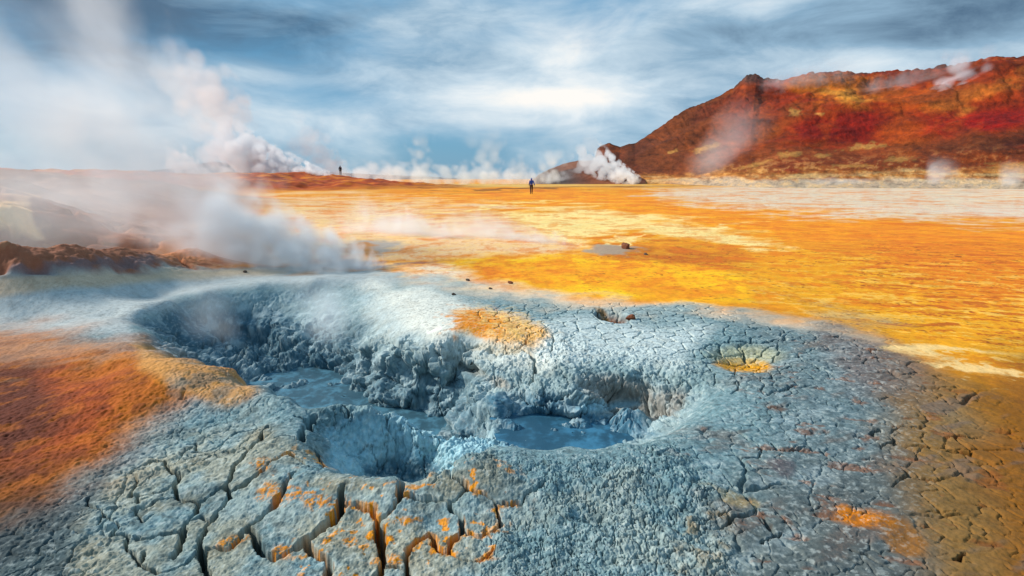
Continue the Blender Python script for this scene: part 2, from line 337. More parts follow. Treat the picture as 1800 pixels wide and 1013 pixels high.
# far ground: hummocks
far = sstep(9, 20, RR)
mound = sstep(.25, .9, Z0) * far
W1 = fbm(X / 9, Y / 9, .4, 4, 191); W2 = fbm(X / 2.6, Y / 2.6, .4, 3, 193) * (1 - sstep(25, 60, RR))
dz += far * (1 - sstep(60, 140, RR)) * (.11 * W1 + .03 * W2) + mound * (.55 * W1 + .22 * fbm(X / 3, Y / 3, Z0, 3, 195))
bank = sstep(.12, .35, Z0) * sstep(8, 9, RR) * sstep(486, 470, gy) * (1 - sstep(14, 22, RR)) * sstep(450, 380, gx)
dz += bank * (.10 * fbm(X * .9, Y * .9, .3, 4, 197) - .12 * sstep(.22, .0, np.abs(fbm(X * .8, Y * .8, 3.3, 3, 198))) + .03 * F_mid)
dz += -.05 * blob(1077, 556, 30, 9, 10, .7, .25, N2) * near
dz += .10 * far * blob(1085, 432, 60, 12, 0, 1) - .04 * far * blob(650, 437, 60, 14, 0, 1)
Zf = Z0 + dz * (1 - .65 * pit)

# lumps and ledges pushed out of the pot walls along the surface normal
def nrm(Xa, Ya, Za):
    P3 = np.stack([Xa, Ya, Za], -1)
    du = np.gradient(P3, axis=1); dv = np.gradient(P3, axis=0)
    nn = np.cross(du, dv); nn /= np.linalg.norm(nn, axis=-1, keepdims=True) + 1e-12
    return nn * np.sign(nn[..., 2:3] + 1e-9)
Nn = nrm(X, Y, Z0).astype(f32)
soft_wall = poly([(240,570),(300,530),(450,500),(650,492),(700,530),(600,570),(480,560),(330,600)], 25, 15)
lump = .08 * nperlin(X * 2.2, Y * 2.2, Z0 * 2.8, 131) + .17 * (np.abs(nfbm(X * 2.7, Y * 2.7, Z0 * 3.4, 3, 141, .4)) - .2) + .016 * (np.abs(nfbm(X * 11, Y * 11, Z0 * 13, 4, 151)) - .2)
rough = .012 * np.abs(nfbm(X * 12, Y * 12, Z0 * 9, 4, 161)) + .006 * nfbm(X * 40, Y * 40, Z0 * 40, 2, 171)
amt = (wall * (lump * sstep(-.06, -.36, Z0) * (1 - .75 * soft_wall) * (1 - .6 * poly([(600,500),(700,520),(740,580),(690,610),(600,590)], 25, 10)) + .6 * rough) + pit * (1 - wall) * (.02 * F_mid + rough * .7 + .02 * nperlin(X * 5, Y * 5, Z0 * 5, 181))).astype(f32)
flaky = poly([(860,600),(960,590),(1230,640),(1240,690),(1180,760),(1040,700),(930,720),(870,770),(800,740),(800,650)], 25, 20) + .8 * poly([(600,600),(690,600),(800,600),(860,650),(800,745),(690,735),(600,690),(420,660),(400,600),(500,590)], 20, 15) + poly([(540,720),(600,712),(700,740),(880,775),(880,800),(760,846),(620,836),(560,790)], 10, 5)
fl1 = np.abs(nfbm(X * 13, Y * 13, Z0 * 13, 5, 211, .6)); fl2 = nfbm(X * 5, Y * 5, Z0 * 6, 4, 213)
amt += near * np.clip(flaky, 0, 1) * (.026 * fl1 + .03 * fl2 - .03 * sstep(.08, .0, np.abs(nfbm(X * 6, Y * 6, Z0 * 6, 4, 215))))
CH = nvoronoi((X + 2.2 * jx + .05 * N2) * 3.6, (Y * .55 + Z0 * 1.25 + 2.2 * jy) * 3.6, 65); CH2 = nvoronoi((X + 1.2 * jx) * 9, (Y * .6 + Z0 * 1.25 + 1.2 * jy) * 9, 75)
smooth_bank = poly([(520,500),(680,505),(740,560),(700,605),(600,600),(500,560)], 30, 20)
chunk = (1 - .8 * poly([(780,680),(900,640),(930,740),(870,790),(800,770)], 15)) * wall * sstep(-.05, -.2, Z0) * (1 - .85 * smooth_bank) * (1 - .7 * soft_wall)
amt += chunk * (.09 * (CH[2] - .5) - .06 * (1 - sstep(.02, .12, CH[1])) + .028 * (CH2[2] - .5) - .022 * (1 - sstep(.02, .14, CH2[1])))
amt -= .16 * blob(440, 598, 60, 20, 15, .9, .4, N2) * wall + .12 * blob(560, 655, 50, 14, 10, .9, .4, N2) * wall + .20 * blob(950, 738, 55, 18, 0, .8, .3, N2) * near * pit + .12 * blob(1120, 715, 60, 18, 20, .9, .4, N2) * near * pit
# overhanging ledge above the pool
ledge = blob(735, 636, 62, 18, 12, .8, .15, N2)
amt += .05 * ledge - .06 * blob(755, 668, 44, 12, 10, .9) * wall
amt -= .10 * blob(826, 648, 22, 9, 20, .6, .3, N2) * near
amt -= .07 * blob(1075, 553, 26, 9, 10, .6, .3, N2) * near
X1, Y1, Z1 = X + amt * Nn[..., 0], Y + amt * Nn[..., 1], Zf + amt * Nn[..., 2]

# ------------------------------------------------------------------ ground: colour of the soils
C = np.empty(X.shape + (3,), f32); C[:] = lin((222, 140, 40))
C = C.reshape(-1, 3)
def paint(m, col, k=1.0):
    m = np.clip(np.broadcast_to(m, X.shape), 0, 1).ravel(); i = np.nonzero(m > .004)[0]
    w = (m[i] * k)[:, None].astype(f32); C[i] = C[i] * (1 - w) + lin(col).astype(f32) * w
def stain(m, mul, k=1.0):
    m = np.clip(m, 0, 1).ravel()[:, None].astype(f32) * f32(k); C[:] = C * (1 - m + m * np.array(mul, f32))
# plain
paint(sstep(-.3, .5, N1), (232, 156, 40), .8)
paint(poly([(650,352),(800,330),(960,330),(1200,355),(1500,385),(1900,410),(1900,455),(1500,425),(1250,400),(1000,365),(800,372)], 8, 8), (236, 148, 14), .95)
paint(poly([(480,350),(720,352),(880,372),(950,415),(1010,455),(760,465),(640,470),(400,440)], 30, 30), (230, 196, 156), .9)
paint(poly([(900,372),(1050,366),(1250,398),(1420,425),(1300,440),(1120,405),(1020,430),(930,400)], 10, 9), (248, 222, 156), .92)
paint(poly([(1040,425),(1150,428),(1300,455),(1330,475),(1200,468),(1060,445)], 8, 10), (176, 92, 14), .8)
paint(poly([(780,462),(1000,458),(1300,475),(1330,535),(1200,528),(1020,520),(900,490)], 14, 14), (255, 192, 10), 1)
paint(blob(1000, 480, 240, 16, 2, 1.2, .3), (228, 130, 10), .6)
paint(blob(1200, 512, 110, 12, 4, 1.2, .3), (212, 118, 8), .6)
paint(poly([(1300,470),(1500,445),(1900,520),(1900,660),(1700,650),(1540,590),(1350,545)], 25, 20), (226, 158, 44), .9)
paint(poly([(1500,400),(1950,430),(1950,560),(1650,520)], 30, 25), (222, 126, 18), .8)
SK = fbm((X * .96 - Y * .28) * 1.1 + .8 * N2, (Y * .96 + X * .28) * 3.2 + .8 * N1, .9, 6, 83, .62)
paint(sstep(.08, .5, SK) * poly([(1280,470),(1480,440),(1950,480),(1950,690),(1600,620),(1330,550)], 40, 30), (240, 196, 116), .6)
paint(sstep(.12, .5, -SK) * poly([(1480,430),(1950,430),(1950,720),(1500,560)], 40, 30), (176, 78, 10), .75)
SP = fbm(LX * 9, LY * 13, 1.9, 3, 85)
paint(sstep(.42, .55, SP) * sstep(.0, .4, N1 + .3) * poly([(1050,440),(1400,420),(1950,430),(1950,700),(1300,545),(1000,530)], 30, 20), (120, 52, 12), .8)
# pale sinter round the pots
paint(poly([(640,478),(760,468),(870,498),(1020,525),(1250,540),(1430,565),(1550,600),(1400,600),(1000,570),(800,560),(640,520)], 14, 12), (236, 214, 186), .9)
# far flats
paint(poly([(1120,335),(1300,318),(1500,308),(1900,312),(1900,395),(1600,385),(1300,365),(1130,348)], 11, 12, N2), (222, 204, 180), .92)
paint(poly([(1110,312),(1250,304),(1500,302),(1480,318),(1250,330),(1000,333)], 4, 3), (224, 160, 70), .9)
paint(sstep(.1, .5, N2) * blob(1500, 345, 420, 30, 4, .6), (188, 184, 168), .5)
paint(blob(900, 326, 260, 3.4, 0, 1, .3), (214, 178, 110), .9)
paint(blob(1000, 330, 230, 1.2, -1, .7, .5, N2), (96, 62, 30), .8)
# tracks worn across the plain
paint(blob(800, 368, 190, 2.2, -5, .8, .4, N2), (250, 222, 150), .8)
paint(blob(1180, 413, 170, 3.0, -10, .9, .3, N2), (250, 226, 160), .8)
paint(blob(840, 338, 120, 1.6, -2, .9, .3, N2), (190, 100, 20), .7)
# grain of the open ground
op = sstep(6, 9, RR) * (1 - sstep(.05, .3, Z0)) * np.where(gy < 545, 1, 0) * (1 - .0 * pit)
G1 = fbm(LX * 6, LY * 4, 3.9, 6, 621, .68); G2 = fbm(LX * 1.8, LY * 1.5, 5.9, 6, 631, .62)
def tone(m, k):
    m = np.clip(m, 0, 1).ravel(); i = np.nonzero(m > .004)[0]; C[i] *= (1 + (k - 1) * m[i])[:, None].astype(f32)
og = op * poly([(-400,325),(2300,325),(2300,700),(1500,600),(1300,545),(800,510),(640,478),(-400,478)], 10)
paint(og * sstep(.08, .7, G1), (206, 112, 16), .5); paint(og * sstep(.15, .8, -G1), (250, 190, 90), .25)
paint(og * sstep(.1, .5, G2), (214, 112, 12), .5); paint(og * sstep(.15, .5, -G2) * sstep(1500, 900, gx), (240, 196, 120), .3)
# mounds on the left
paint(mound * sstep(40, 60, RR), (168, 76, 24), 1)
paint(mound * sstep(60, 80, RR) * sstep(.0, .4, N2), (120, 48, 14), .8)
paint(mound * sstep(60, 80, RR) * sstep(.1, .5, -N2), (224, 140, 60), .7)
rise = sstep(.03, .2, Z0) * sstep(7.5, 8.5, RR) * (1 - sstep(44, 60, RR)) * sstep(520, 380, gx)
paint(rise, (150, 96, 72), 1)
paint(sstep(.0, .4, W1 + .5 * N2) * rise, (124, 74, 54), .7)
paint(sstep(.15, .4, N2 - .3 * W1) * rise, (186, 140, 108), .5)
paint(poly([(-80,350),(20,362),(48,385),(66,412),(-80,410)], 7, 9, N2), (226, 182, 132), .95)
paint(poly([(-200,440),(60,432),(130,430),(230,440),(280,455),(150,475),(0,492),(-200,505)], 10, 10), (150, 98, 76), .95)
paint(poly([(0,470),(200,455),(300,462),(200,474),(0,494)], 6, 8, N2), (118, 100, 100), .8)
paint(poly([(270,425),(330,422),(420,455),(300,466),(250,462)], 8, 8), (196, 130, 92), .9)
paint(blob(500, 472, 260, 5, -2, 1, .3), (110, 108, 116), .8)
paint(blob(650, 436, 55, 14, 0, .7, .25), (166, 158, 150), .9); paint(blob(632, 440, 36, 11, 0, .9, .4, N2), (196, 128, 60), .8)
paint(blob(1080, 437, 55, 9, 0, .6, .25), (158, 146, 130), .85)
# grey mud field
MUD = (112, 138, 143)
mud = poly([(-300,500),(250,482),(600,474),(680,478),(790,502),(1000,535),(1250,548),(1440,580),(1580,640),(1760,760),(1950,930),(1950,1100),(-300,1100)], 16, 14)
paint(mud, MUD)
paint(mud * sstep(-.2, .5, N1), (138, 156, 156), .6)
paint(poly([(-300,500),(250,482),(640,474),(760,500),(640,500),(440,505),(300,535),(240,560),(230,600),(100,585),(-300,575)], 14, 14), (180, 184, 182), .9)
paint(poly([(0,488),(400,474),(480,482),(250,496),(0,520),(-300,530)], 8, 6), (200, 170, 136), .7)
paint(poly([(650,490),(760,505),(900,560),(980,610),(960,650),(840,640),(720,600),(640,560)], 25, 18), (226, 224, 212), .9)
paint(poly([(900,560),(1100,560),(1250,580),(1200,640),(1000,640),(930,620)], 25, 15), (200, 210, 208), .8)
# left rust
rst = poly([(-300,575),(90,590),(250,606),(420,662),(440,690),(340,700),(250,770),(150,850),(80,920),(-40,980),(-300,1060)], 45, 34)
paint(rst * sstep(-.9, -.1, N2 + .5), (176, 100, 26), .95)
paint(rst * poly([(-300,600),(100,620),(250,680),(200,770),(80,850),(-300,960)], 50, 40), (150, 68, 6), .9)
paint(rst * poly([(-300,640),(60,640),(120,730),(60,820),(-300,900)], 40, 40), (82, 36, 12), .9)
paint(poly([(-300,760),(90,800),(160,850),(90,960),(-300,1060)], 50, 50) * rst, (74, 40, 20), .7)
paint(rst * sstep(.1, .6, N2 + .5 * F_mid), (188, 108, 24), .35)
paint(rst * sstep(.1, .5, -F_mid - .4 * N2), (96, 42, 12), .45)
paint(rst * poly([(-300,570),(150,590),(240,610),(120,640),(-300,650)], 25, 30, ST) , (190, 170, 150), .3)
paint(poly([(240,606),(330,632),(440,668),(470,685),(400,720),(330,690),(250,650)], 14, 12), (204, 152, 96), .75)
paint(poly([(-300,880),(60,900),(150,960),(170,1060),(-300,1060)], 60, 45), (56, 54, 50), .75)
# right side: grey turning to ochre and brown
paint(poly([(1300,560),(1460,570),(1600,640),(1800,760),(1950,900),(1950,1100),(1500,1100),(1380,850),(1330,700)], 70, 45), (100, 116, 120), .85)
paint(poly([(1430,575),(1560,610),(1700,690),(1640,740),(1480,680)], 30, 26), (110, 92, 86), .7)
paint(poly([(1280,880),(1450,800),(1650,800),(1950,860),(1950,1100),(1250,1100)], 80, 60), (84, 84, 80), .75)
paint(poly([(1560,700),(1700,640),(1950,690),(1950,1100),(1650,1100),(1600,900)], 70, 50), (132, 96, 44), .8)
paint(poly([(1740,640),(1950,620),(1950,1100),(1800,1100),(1720,850)], 60, 50), (128, 80, 30), .8)
paint(rightm * sstep(.15, .55, ST), (106, 92, 84), .55)
paint(rightm * sstep(.2, .6, -ST) * sstep(1560, 1420, gx), (158, 172, 174), .4)
paint(rightm * sstep(.3, .6, N2 * .6 + ST2 * .7), (120, 72, 42), .6)
paint(poly([(1570,612),(1680,622),(1780,658),(1700,652)], 14, 16, SK * 1.5), (238, 206, 150), .75)
paint(blob(1290, 875, 46, 12, 28, 1, 1.0, N2 + F_mid), (180, 156, 104), .4); paint(blob(1330, 905, 16, 16, 60, 1, 1.0, N2 + F_mid), (184, 154, 92), .4)
paint(blob(1500, 905, 55, 18, 8, .9, .6, N2), (196, 116, 26), .9); paint(blob(1590, 950, 40, 30, 30, .9, .6, N2), (150, 96, 34), .7)
paint(blob(1375, 820, 26, 14, 20, .8, .6, N2), (96, 88, 92), .7); paint(blob(1365, 715, 22, 6, 5, .7, .4, N2), (92, 60, 40), .8)
paint(blob(1235, 960, 60, 60, 30, 1, .6, N2) * sstep(-.1, .4, F_mid), (150, 118, 70), .6)
# stains
paint(poly([(800,550),(850,542),(930,560),(960,590),(930,612),(850,600),(805,582)], 12, 11), (228, 168, 84), .85)
paint(blob(836, 570, 40, 22, 10, 1.2, .7, F_mid + N2), (224, 134, 18), .95)
paint(blob(890, 565, 70, 26, 10, 1.2, .4, N2) * sstep(.0, .3, F_mid + .4 * N2), (232, 190, 120), .7)
paint(blob(880, 615, 60, 9, 6, .9, .3), (222, 190, 140), .7)
paint(blob(1076, 556, 28, 10, 12, .6, .3, N2), (104, 56, 22), .95); paint(blob(1060, 546, 14, 4, 20, .8, .3, N2), (132, 96, 50), .8)
paint(blob(1308, 642, 50, 14, 4, .5, .15, N2), (206, 144, 24), .95); paint(blob(1310, 625, 60, 18, 0, .9, .2), (186, 180, 140), .6)
paint(blob(826, 650, 24, 11, 20, .8, .3), (146, 120, 92), .8); paint(blob(880, 675, 22, 9, 25, .8, .3), (176, 140, 104), .8)
paint((plates + leftm * .7 + crumb) * sstep(.0, .35, nfbm(X * 2.4, Y * 2.4, 1.1, 5, 207)), (156, 166, 160), .6)
paint((plates + leftm + crumb * .6) * sstep(.05, .4, -nfbm(X * 3.1, Y * 3.1, 8.1, 5, 209)), (84, 98, 98), .6)
paint(leftm * (1 - plates) * poly([(-100,900),(200,830),(330,900),(330,1060),(-100,1060)], 60, 40), (62, 78, 82), .8)
paint(plates * sstep(-.5, .3, nfbm(X * 3.3, Y * 3.3, 6.6, 4, 219)) * sstep(1000, 800, gx), (172, 152, 114), .4)
# yellow-orange sulphur on the plates and on the sides of the cracks
sulf = plates * sstep(480, 560, gx) * sstep(960, 860, gx)
paint(sulf * sstep(.22, .36, nfbm(X * 17, Y * 17, 5.1, 3, 205)) * sstep(-.1, .2, N2), (222, 140, 30), .85)
paint(plates * sstep(.03, .012, dist) * sstep(.1, .4, N2 + .5 * N1) * sstep(960, 880, gx) * sstep(440, 520, gx), (216, 140, 44), .85)
for b in ((540,880,46,12,10),(520,865,26,10,20),(592,892,18,10,-30),(455,820,20,14,30),(478,862,24,18,30),(395,955,34,9,-20),(693,985,26,10,0),(777,968,14,7,0),(705,920,20,8,0),(725,918,14,6,0),(617,955,14,7,0),(900,886,16,5,0),(500,975,18,14,40)):
    paint(blob(*b, 1.0, .9, F_mid + .5 * N2) * sstep(-.35, .25, F_fine + F_grain), (214, 134, 30), .85)
# mud inside the pots: wet, bluer; light and shade painted in by depth
paint(pit * mud, (150, 166, 168), .55)
bowl = poly([(540,715),(600,705),(760,750),(880,770),(900,790),(800,830),(700,852),(600,836),(545,790)], 12, 6)
paint(bowl * pit, (124, 166, 182), .9)
paint(sstep(-.25, -.5, Z0) * near, (92, 122, 136), .7)  # shade of the deep pits put into the colour, growing with depth
paint(bowl * sstep(-.05, -.15, Z0) * sstep(-.42, -.3, Z0 + .05 * N2), (160, 194, 202), .85)  # lit upper face of the bowl painted lighter
paint(bowl * sstep(-.3, -.42, Z0 + .05 * N2), (64, 94, 108), .85)  # shade in the bowl's hole painted darker
paint(poly([(240,570),(330,545),(470,550),(560,600),(610,640),(560,680),(440,670),(330,635)], 22, 14) * pit, (72, 102, 116), .85)  # shade over the big pot's left hollow painted in
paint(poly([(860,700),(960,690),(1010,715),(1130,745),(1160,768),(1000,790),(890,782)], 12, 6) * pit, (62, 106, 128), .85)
paint(poly([(1010,665),(1080,650),(1150,690),(1210,690),(1190,735),(1150,745),(1060,720)], 10, 8) * pit, (142, 136, 128), .8)
paint(blob(1060, 712, 55, 9, -10, .8, .3, N2) * pit, (160, 196, 208), .8)
paint(pit * sstep(.1, .5, N2) * wall, (190, 204, 206), .35)
stain(np.clip(sstep(.1, .6, -N2), 0, 1), (.82, .8, .78), .6 )
stain(sstep(.2, .6, N2) * near, (1.1, 1.09, 1.07), .6)
PT = nfbm(X * 26, Y * 26, Z0 * 26, 4, 217, .7)
mudly = np.maximum(mud * (1 - rst) * sstep(1700, 1500, gx), pit)
paint(mudly * near * sstep(.2, .55, PT) * (1 - sstep(7, 10, RR)) * (1 - .6 * pit), (62, 74, 76), .5)
paint(mudly * near * sstep(.2, .6, -PT) * (1 - sstep(7, 10, RR)), (206, 212, 206), .3)
LU = (C @ np.array([.3, .55, .15], f32))[:, None]; C = LU + (C - LU) * 1.13     # strong mineral colours
C = np.clip(C, .004, .92)

def grid_mesh(name, Xa, Ya, Za, col=None):
    nr, nc = Xa.shape
    me = bpy.data.meshes.new(name)
    me.vertices.add(nr * nc); me.vertices.foreach_set('co', np.stack([Xa, Ya, Za], -1).astype(f32).ravel())
    i = np.arange(nr * nc).reshape(nr, nc)
    q = np.stack([i[:-1, :-1], i[:-1, 1:], i[1:, 1:], i[1:, :-1]], -1).reshape(-1, 4)
    me.loops.add(q.size); me.loops.foreach_set('vertex_index', q.ravel().astype(np.int32))
    me.polygons.add(len(q)); me.polygons.foreach_set('loop_start', np.arange(0, q.size, 4, dtype=np.int32))
    me.polygons.foreach_set('use_smooth', np.ones(len(q), bool))
    if col is not None:
        at_ = me.color_attributes.new('soil', 'FLOAT_COLOR', 'POINT')
        at_.data.foreach_set('color', np.concatenate([col.reshape(-1, 3), np.ones((nr * nc, 1))], 1).astype(f32).ravel())
    me.update(calc_edges=True); me.validate()
    return me
def link(name, me, mat=None, parent=None, label=None, cat=None, group=None, kind=None, loc=None):
    o = bpy.data.objects.new(name, me); COL.objects.link(o)
    if mat: me.materials.append(mat)
    if parent: o.parent = parent
    if label: o['label'] = label
    if cat: o['category'] = cat
    if group: o['group'] = group
    if kind: o['kind'] = kind
    if loc is not None: o.location = loc
    return o

# ------------------------------------------------------------------ materials
class NT:
    def __init__(s, t): s.t = t; t.nodes.clear()
    def n(s, typ, ins=None, **kw):
        nd = s.t.nodes.new(typ)
        for k, v in kw.items(): setattr(nd, k, v)
        for k, v in (ins or {}).items():
            if isinstance(v, bpy.types.NodeSocket): s.t.links.new(v, nd.inputs[k])
            else: nd.inputs[k].default_value = v
        return nd
    def m(s, op, a, b=0.0, c=0.0, clamp=False): return s.n('ShaderNodeMath', {0: a, 1: b, 2: c}, operation=op, use_clamp=clamp).outputs[0]
    def v(s, op, a, b=(0, 0, 0), out=0): return s.n('ShaderNodeVectorMath', {0: a, 1: b}, operation=op).outputs[out]
    def ss(s, x, a, b): return s.n('ShaderNodeMapRange', {'Value': x, 'From Min': a, 'From Max': b, 'To Min': 0.0, 'To Max': 1.0}, interpolation_type='SMOOTHSTEP').outputs[0]
    def mix(s, f, a, b): 
        nd = s.n('ShaderNodeMix', data_type='RGBA')
        for k, v in ((0, f), (6, a), (7, b)):
            if isinstance(v, bpy.types.NodeSocket): s.t.links.new(v, nd.inputs[k])
            else: nd.inputs[k].default_value = v if k == 0 else (*v[:3], 1)
        return nd.outputs[2]
def material(name):
    m = bpy.data.materials.new(name); m.use_nodes = True
    return m, NT(m.node_tree)
def soil_material(name, scale=1.0, rough=.92, bump=.35, var=.35, fine=60, dist_b=.01, spec=.25):
    m, t = material(name)
    pos = t.n('ShaderNodeNewGeometry').outputs['Position']
    a = t.n('ShaderNodeVertexColor', layer_name='soil').outputs[0]
    n1 = t.n('ShaderNodeTexNoise', {'Vector': pos, 'Scale': fine * scale, 'Detail': 5.0, 'Roughness': .65}).outputs[0]
    n2 = t.n('ShaderNodeTexNoise', {'Vector': pos, 'Scale': fine * .22 * scale, 'Detail': 4.0, 'Roughness': .6}).outputs[0]
    k = t.m('ADD', t.m('MULTIPLY', t.m('SUBTRACT', n1, .5), var * 1.6), t.m('MULTIPLY', t.m('SUBTRACT', n2, .5), var))
    colr = t.v('MULTIPLY', a, t.n('ShaderNodeCombineXYZ', {0: t.m('ADD', k, 1.0), 1: t.m('ADD', t.m('MULTIPLY', k, 1.12), 1.0), 2: t.m('ADD', t.m('MULTIPLY', k, 1.2), 1.0)}).outputs[0])
    h = t.m('ADD', n1, t.m('MULTIPLY', n2, 1.5))
    b = t.n('ShaderNodeBump', {'Strength': bump, 'Distance': dist_b, 'Height': h})
    p = t.n('ShaderNodeBsdfPrincipled', {'Base Color': colr, 'Roughness': rough, 'Specular IOR Level': spec, 'Normal': b.outputs[0]})
    t.n('ShaderNodeOutputMaterial', {'Surface': p.outputs[0]})
    return m
def plain_material(name, col, rough=.8, var=.25, scale=30.0, bump=.2):
    m, t = material(name)
    pos = t.n('ShaderNodeTexCoord').outputs['Object']
    n1 = t.n('ShaderNodeTexNoise', {'Vector': pos, 'Scale': scale, 'Detail': 5.0}).outputs[0]
    c = lin(col)
    cc = t.mix(n1, tuple(c * (1 - var)), tuple(np.minimum(c * (1 + var), 1)))
    b = t.n('ShaderNodeBump', {'Strength': bump, 'Distance': .02, 'Height': n1})
    p = t.n('ShaderNodeBsdfPrincipled', {'Base Color': cc, 'Roughness': rough, 'Normal': b.outputs[0]})
    t.n('ShaderNodeOutputMaterial', {'Surface': p.outputs[0]})
    return m

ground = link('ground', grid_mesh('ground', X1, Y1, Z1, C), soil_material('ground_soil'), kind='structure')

# ------------------------------------------------------------------ mud pools
def mud_material(name, col):
    m, t = material(name)
    pos = t.n('ShaderNodeNewGeometry').outputs['Position']
    n1 = t.n('ShaderNodeTexNoise', {'Vector': pos, 'Scale': 3.0, 'Detail': 6.0, 'Distortion': 1.2}).outputs[0]
    n2 = t.n('ShaderNodeTexNoise', {'Vector': pos, 'Scale': 14.0, 'Detail': 3.0}).outputs[0]
    c = lin(col)
    b = t.n('ShaderNodeBump', {'Strength': .25, 'Distance': .03, 'Height': t.m('ADD', n1, t.m('MULTIPLY', n2, .3))})
    p = t.n('ShaderNodeBsdfPrincipled', {'Base Color': t.mix(t.ss(t.m('ADD', n1, t.m('MULTIPLY', n2, .6)), .7, 1.0), tuple(c * .75), tuple(c * 1.7)), 'Roughness': .5, 'Specular IOR Level': .3, 'Normal': b.outputs[0]})
    t.n('ShaderNodeOutputMaterial', {'Surface': p.outputs[0]})
    return m
def pool(name, pts, z, col):
    pts = np.array([at(a, b, z)[:2] for a, b in pts]); c = pts.mean(0)
    k, nr = 96, 14
    th = np.linspace(0, 2 * math.pi, len(pts), endpoint=False)
    tt = np.linspace(0, 1, k, endpoint=False) * len(pts); i = tt.astype(int) % len(pts); fr = (tt % 1)[:, None]
    ring = pts[i] * (1 - fr) + pts[(i + 1) % len(pts)] * fr
    s = np.linspace(.01, 1, nr)[:, None, None]
    g = c + (np.concatenate([ring, ring[:1]])[None] - c) * s
    zz = z + .012 * fbm(g[..., 0] * 4, g[..., 1] * 4, .2, 3, 201)
    return link(name, grid_mesh(name, g[..., 0].astype(f32), g[..., 1].astype(f32), zz), mud_material(name + '_mud', col), kind='structure')
pool('mud_pool', [(330, 640), (420, 610), (520, 640), (640, 660), (700, 700), (790, 700), (830, 730), (800, 775), (720, 800), (600, 790), (480, 740)], -.75, (60, 98, 114))
pool('mud_pool', [(860, 735), (930, 715), (1050, 730), (1130, 735), (1160, 765), (1080, 810), (960, 820), (880, 800)], -.33, (46, 92, 116))

# ------------------------------------------------------------------ hills
def hill(name, sky, Rridge, Rbase, back, colour, rough_amp, seed, ncol=900, nrow=380, mat=None):
    sky = np.array(sky, float)
    d = np.array([ray(a, b) for a, b in sky])
    a_s = np.arctan2(d[:, 0], d[:, 1]); e_s = d[:, 2] / np.hypot(d[:, 0], d[:, 1])
    a = np.linspace(a_s[0], a_s[-1], ncol)
    el = np.interp(a, a_s, e_s)
    rdg = Rridge(a); bas = Rbase(a)
    Hh = np.maximum(CAM_H + el * rdg + 1.0, .5)
    s = np.concatenate([np.linspace(0, 1, int(nrow * .75), endpoint=False), np.linspace(1, 2, nrow - int(nrow * .75))])[:, None]
    r = np.where(s < 1, bas + (rdg - bas) * s, rdg + (back) * (s - 1))
    prof = np.where(s < 1, .25 * s ** 1.3 + .75 * sstep(.05, 1.1, s) / .993 , 1 - sstep(.9, 2, s))
    A2 = np.broadcast_to(a, r.shape); x, y = r * np.sin(A2), r * np.cos(A2)
    z = -1.0 + prof * Hh
    damp = np.clip(s, 0, 1) * (1 - sstep(.8, 1, s) * .8)
    rel = Hh / 50
    gul = np.abs(fbm(A2 * 16 + .25 * perlin(x / 60, y / 60, 0, seed), r / 160, 1.3, 4, seed + 1))
    z = z + rough_amp * rel * damp * (9 * fbm(x / 80, y / 80, .4, 3, seed + 2) - .8 * sstep(.32, .6, s) * sstep(.3, .0, np.abs(fbm(A2 * 13 + np.clip(z - CAM_H, 0, 99) / r * 22, np.clip(z - CAM_H, 0, 99) / r * 14 - A2 * 5, .7, 5, 351, .55)))) 
    z = z + rough_amp * rel * np.clip(s * 3, 0, 1) * (.7 * fbm(x / 13, y / 13, z / 9, 5, seed + 3) + 1.4 * sstep(.75, 1, s) * np.abs(fbm(x / 7, y / 7, z / 9, 3, seed + 4)))
    qx, qy = to_px(x, y, z)
    c = colour(x, y, z, qx, qy, s + 0 * z)
    return link(name, grid_mesh(name, x.astype(f32), y.astype(f32), z.astype(f32), c), mat, kind='structure')
hill_soil = soil_material('hill_soil', rough=.95, bump=.8, var=.5, fine=1.4, dist_b=.7, spec=.15)
def hue(c, m, col, k=1.0):
    m = (np.clip(m, 0, 1) * k)[..., None]; return c * (1 - m) + lin(col) * m
def qblob(qx, qy, cx, cy, rx, ry, rot=0, amp=0, nz=0):
    c, s = math.cos(math.radians(rot)), math.sin(math.radians(rot)); dx, dy = qx - cx, qy - cy
    return 1 - sstep(.35, 1.25, np.hypot((c * dx + s * dy) / rx, (c * dy - s * dx) / ry) + amp * nz)
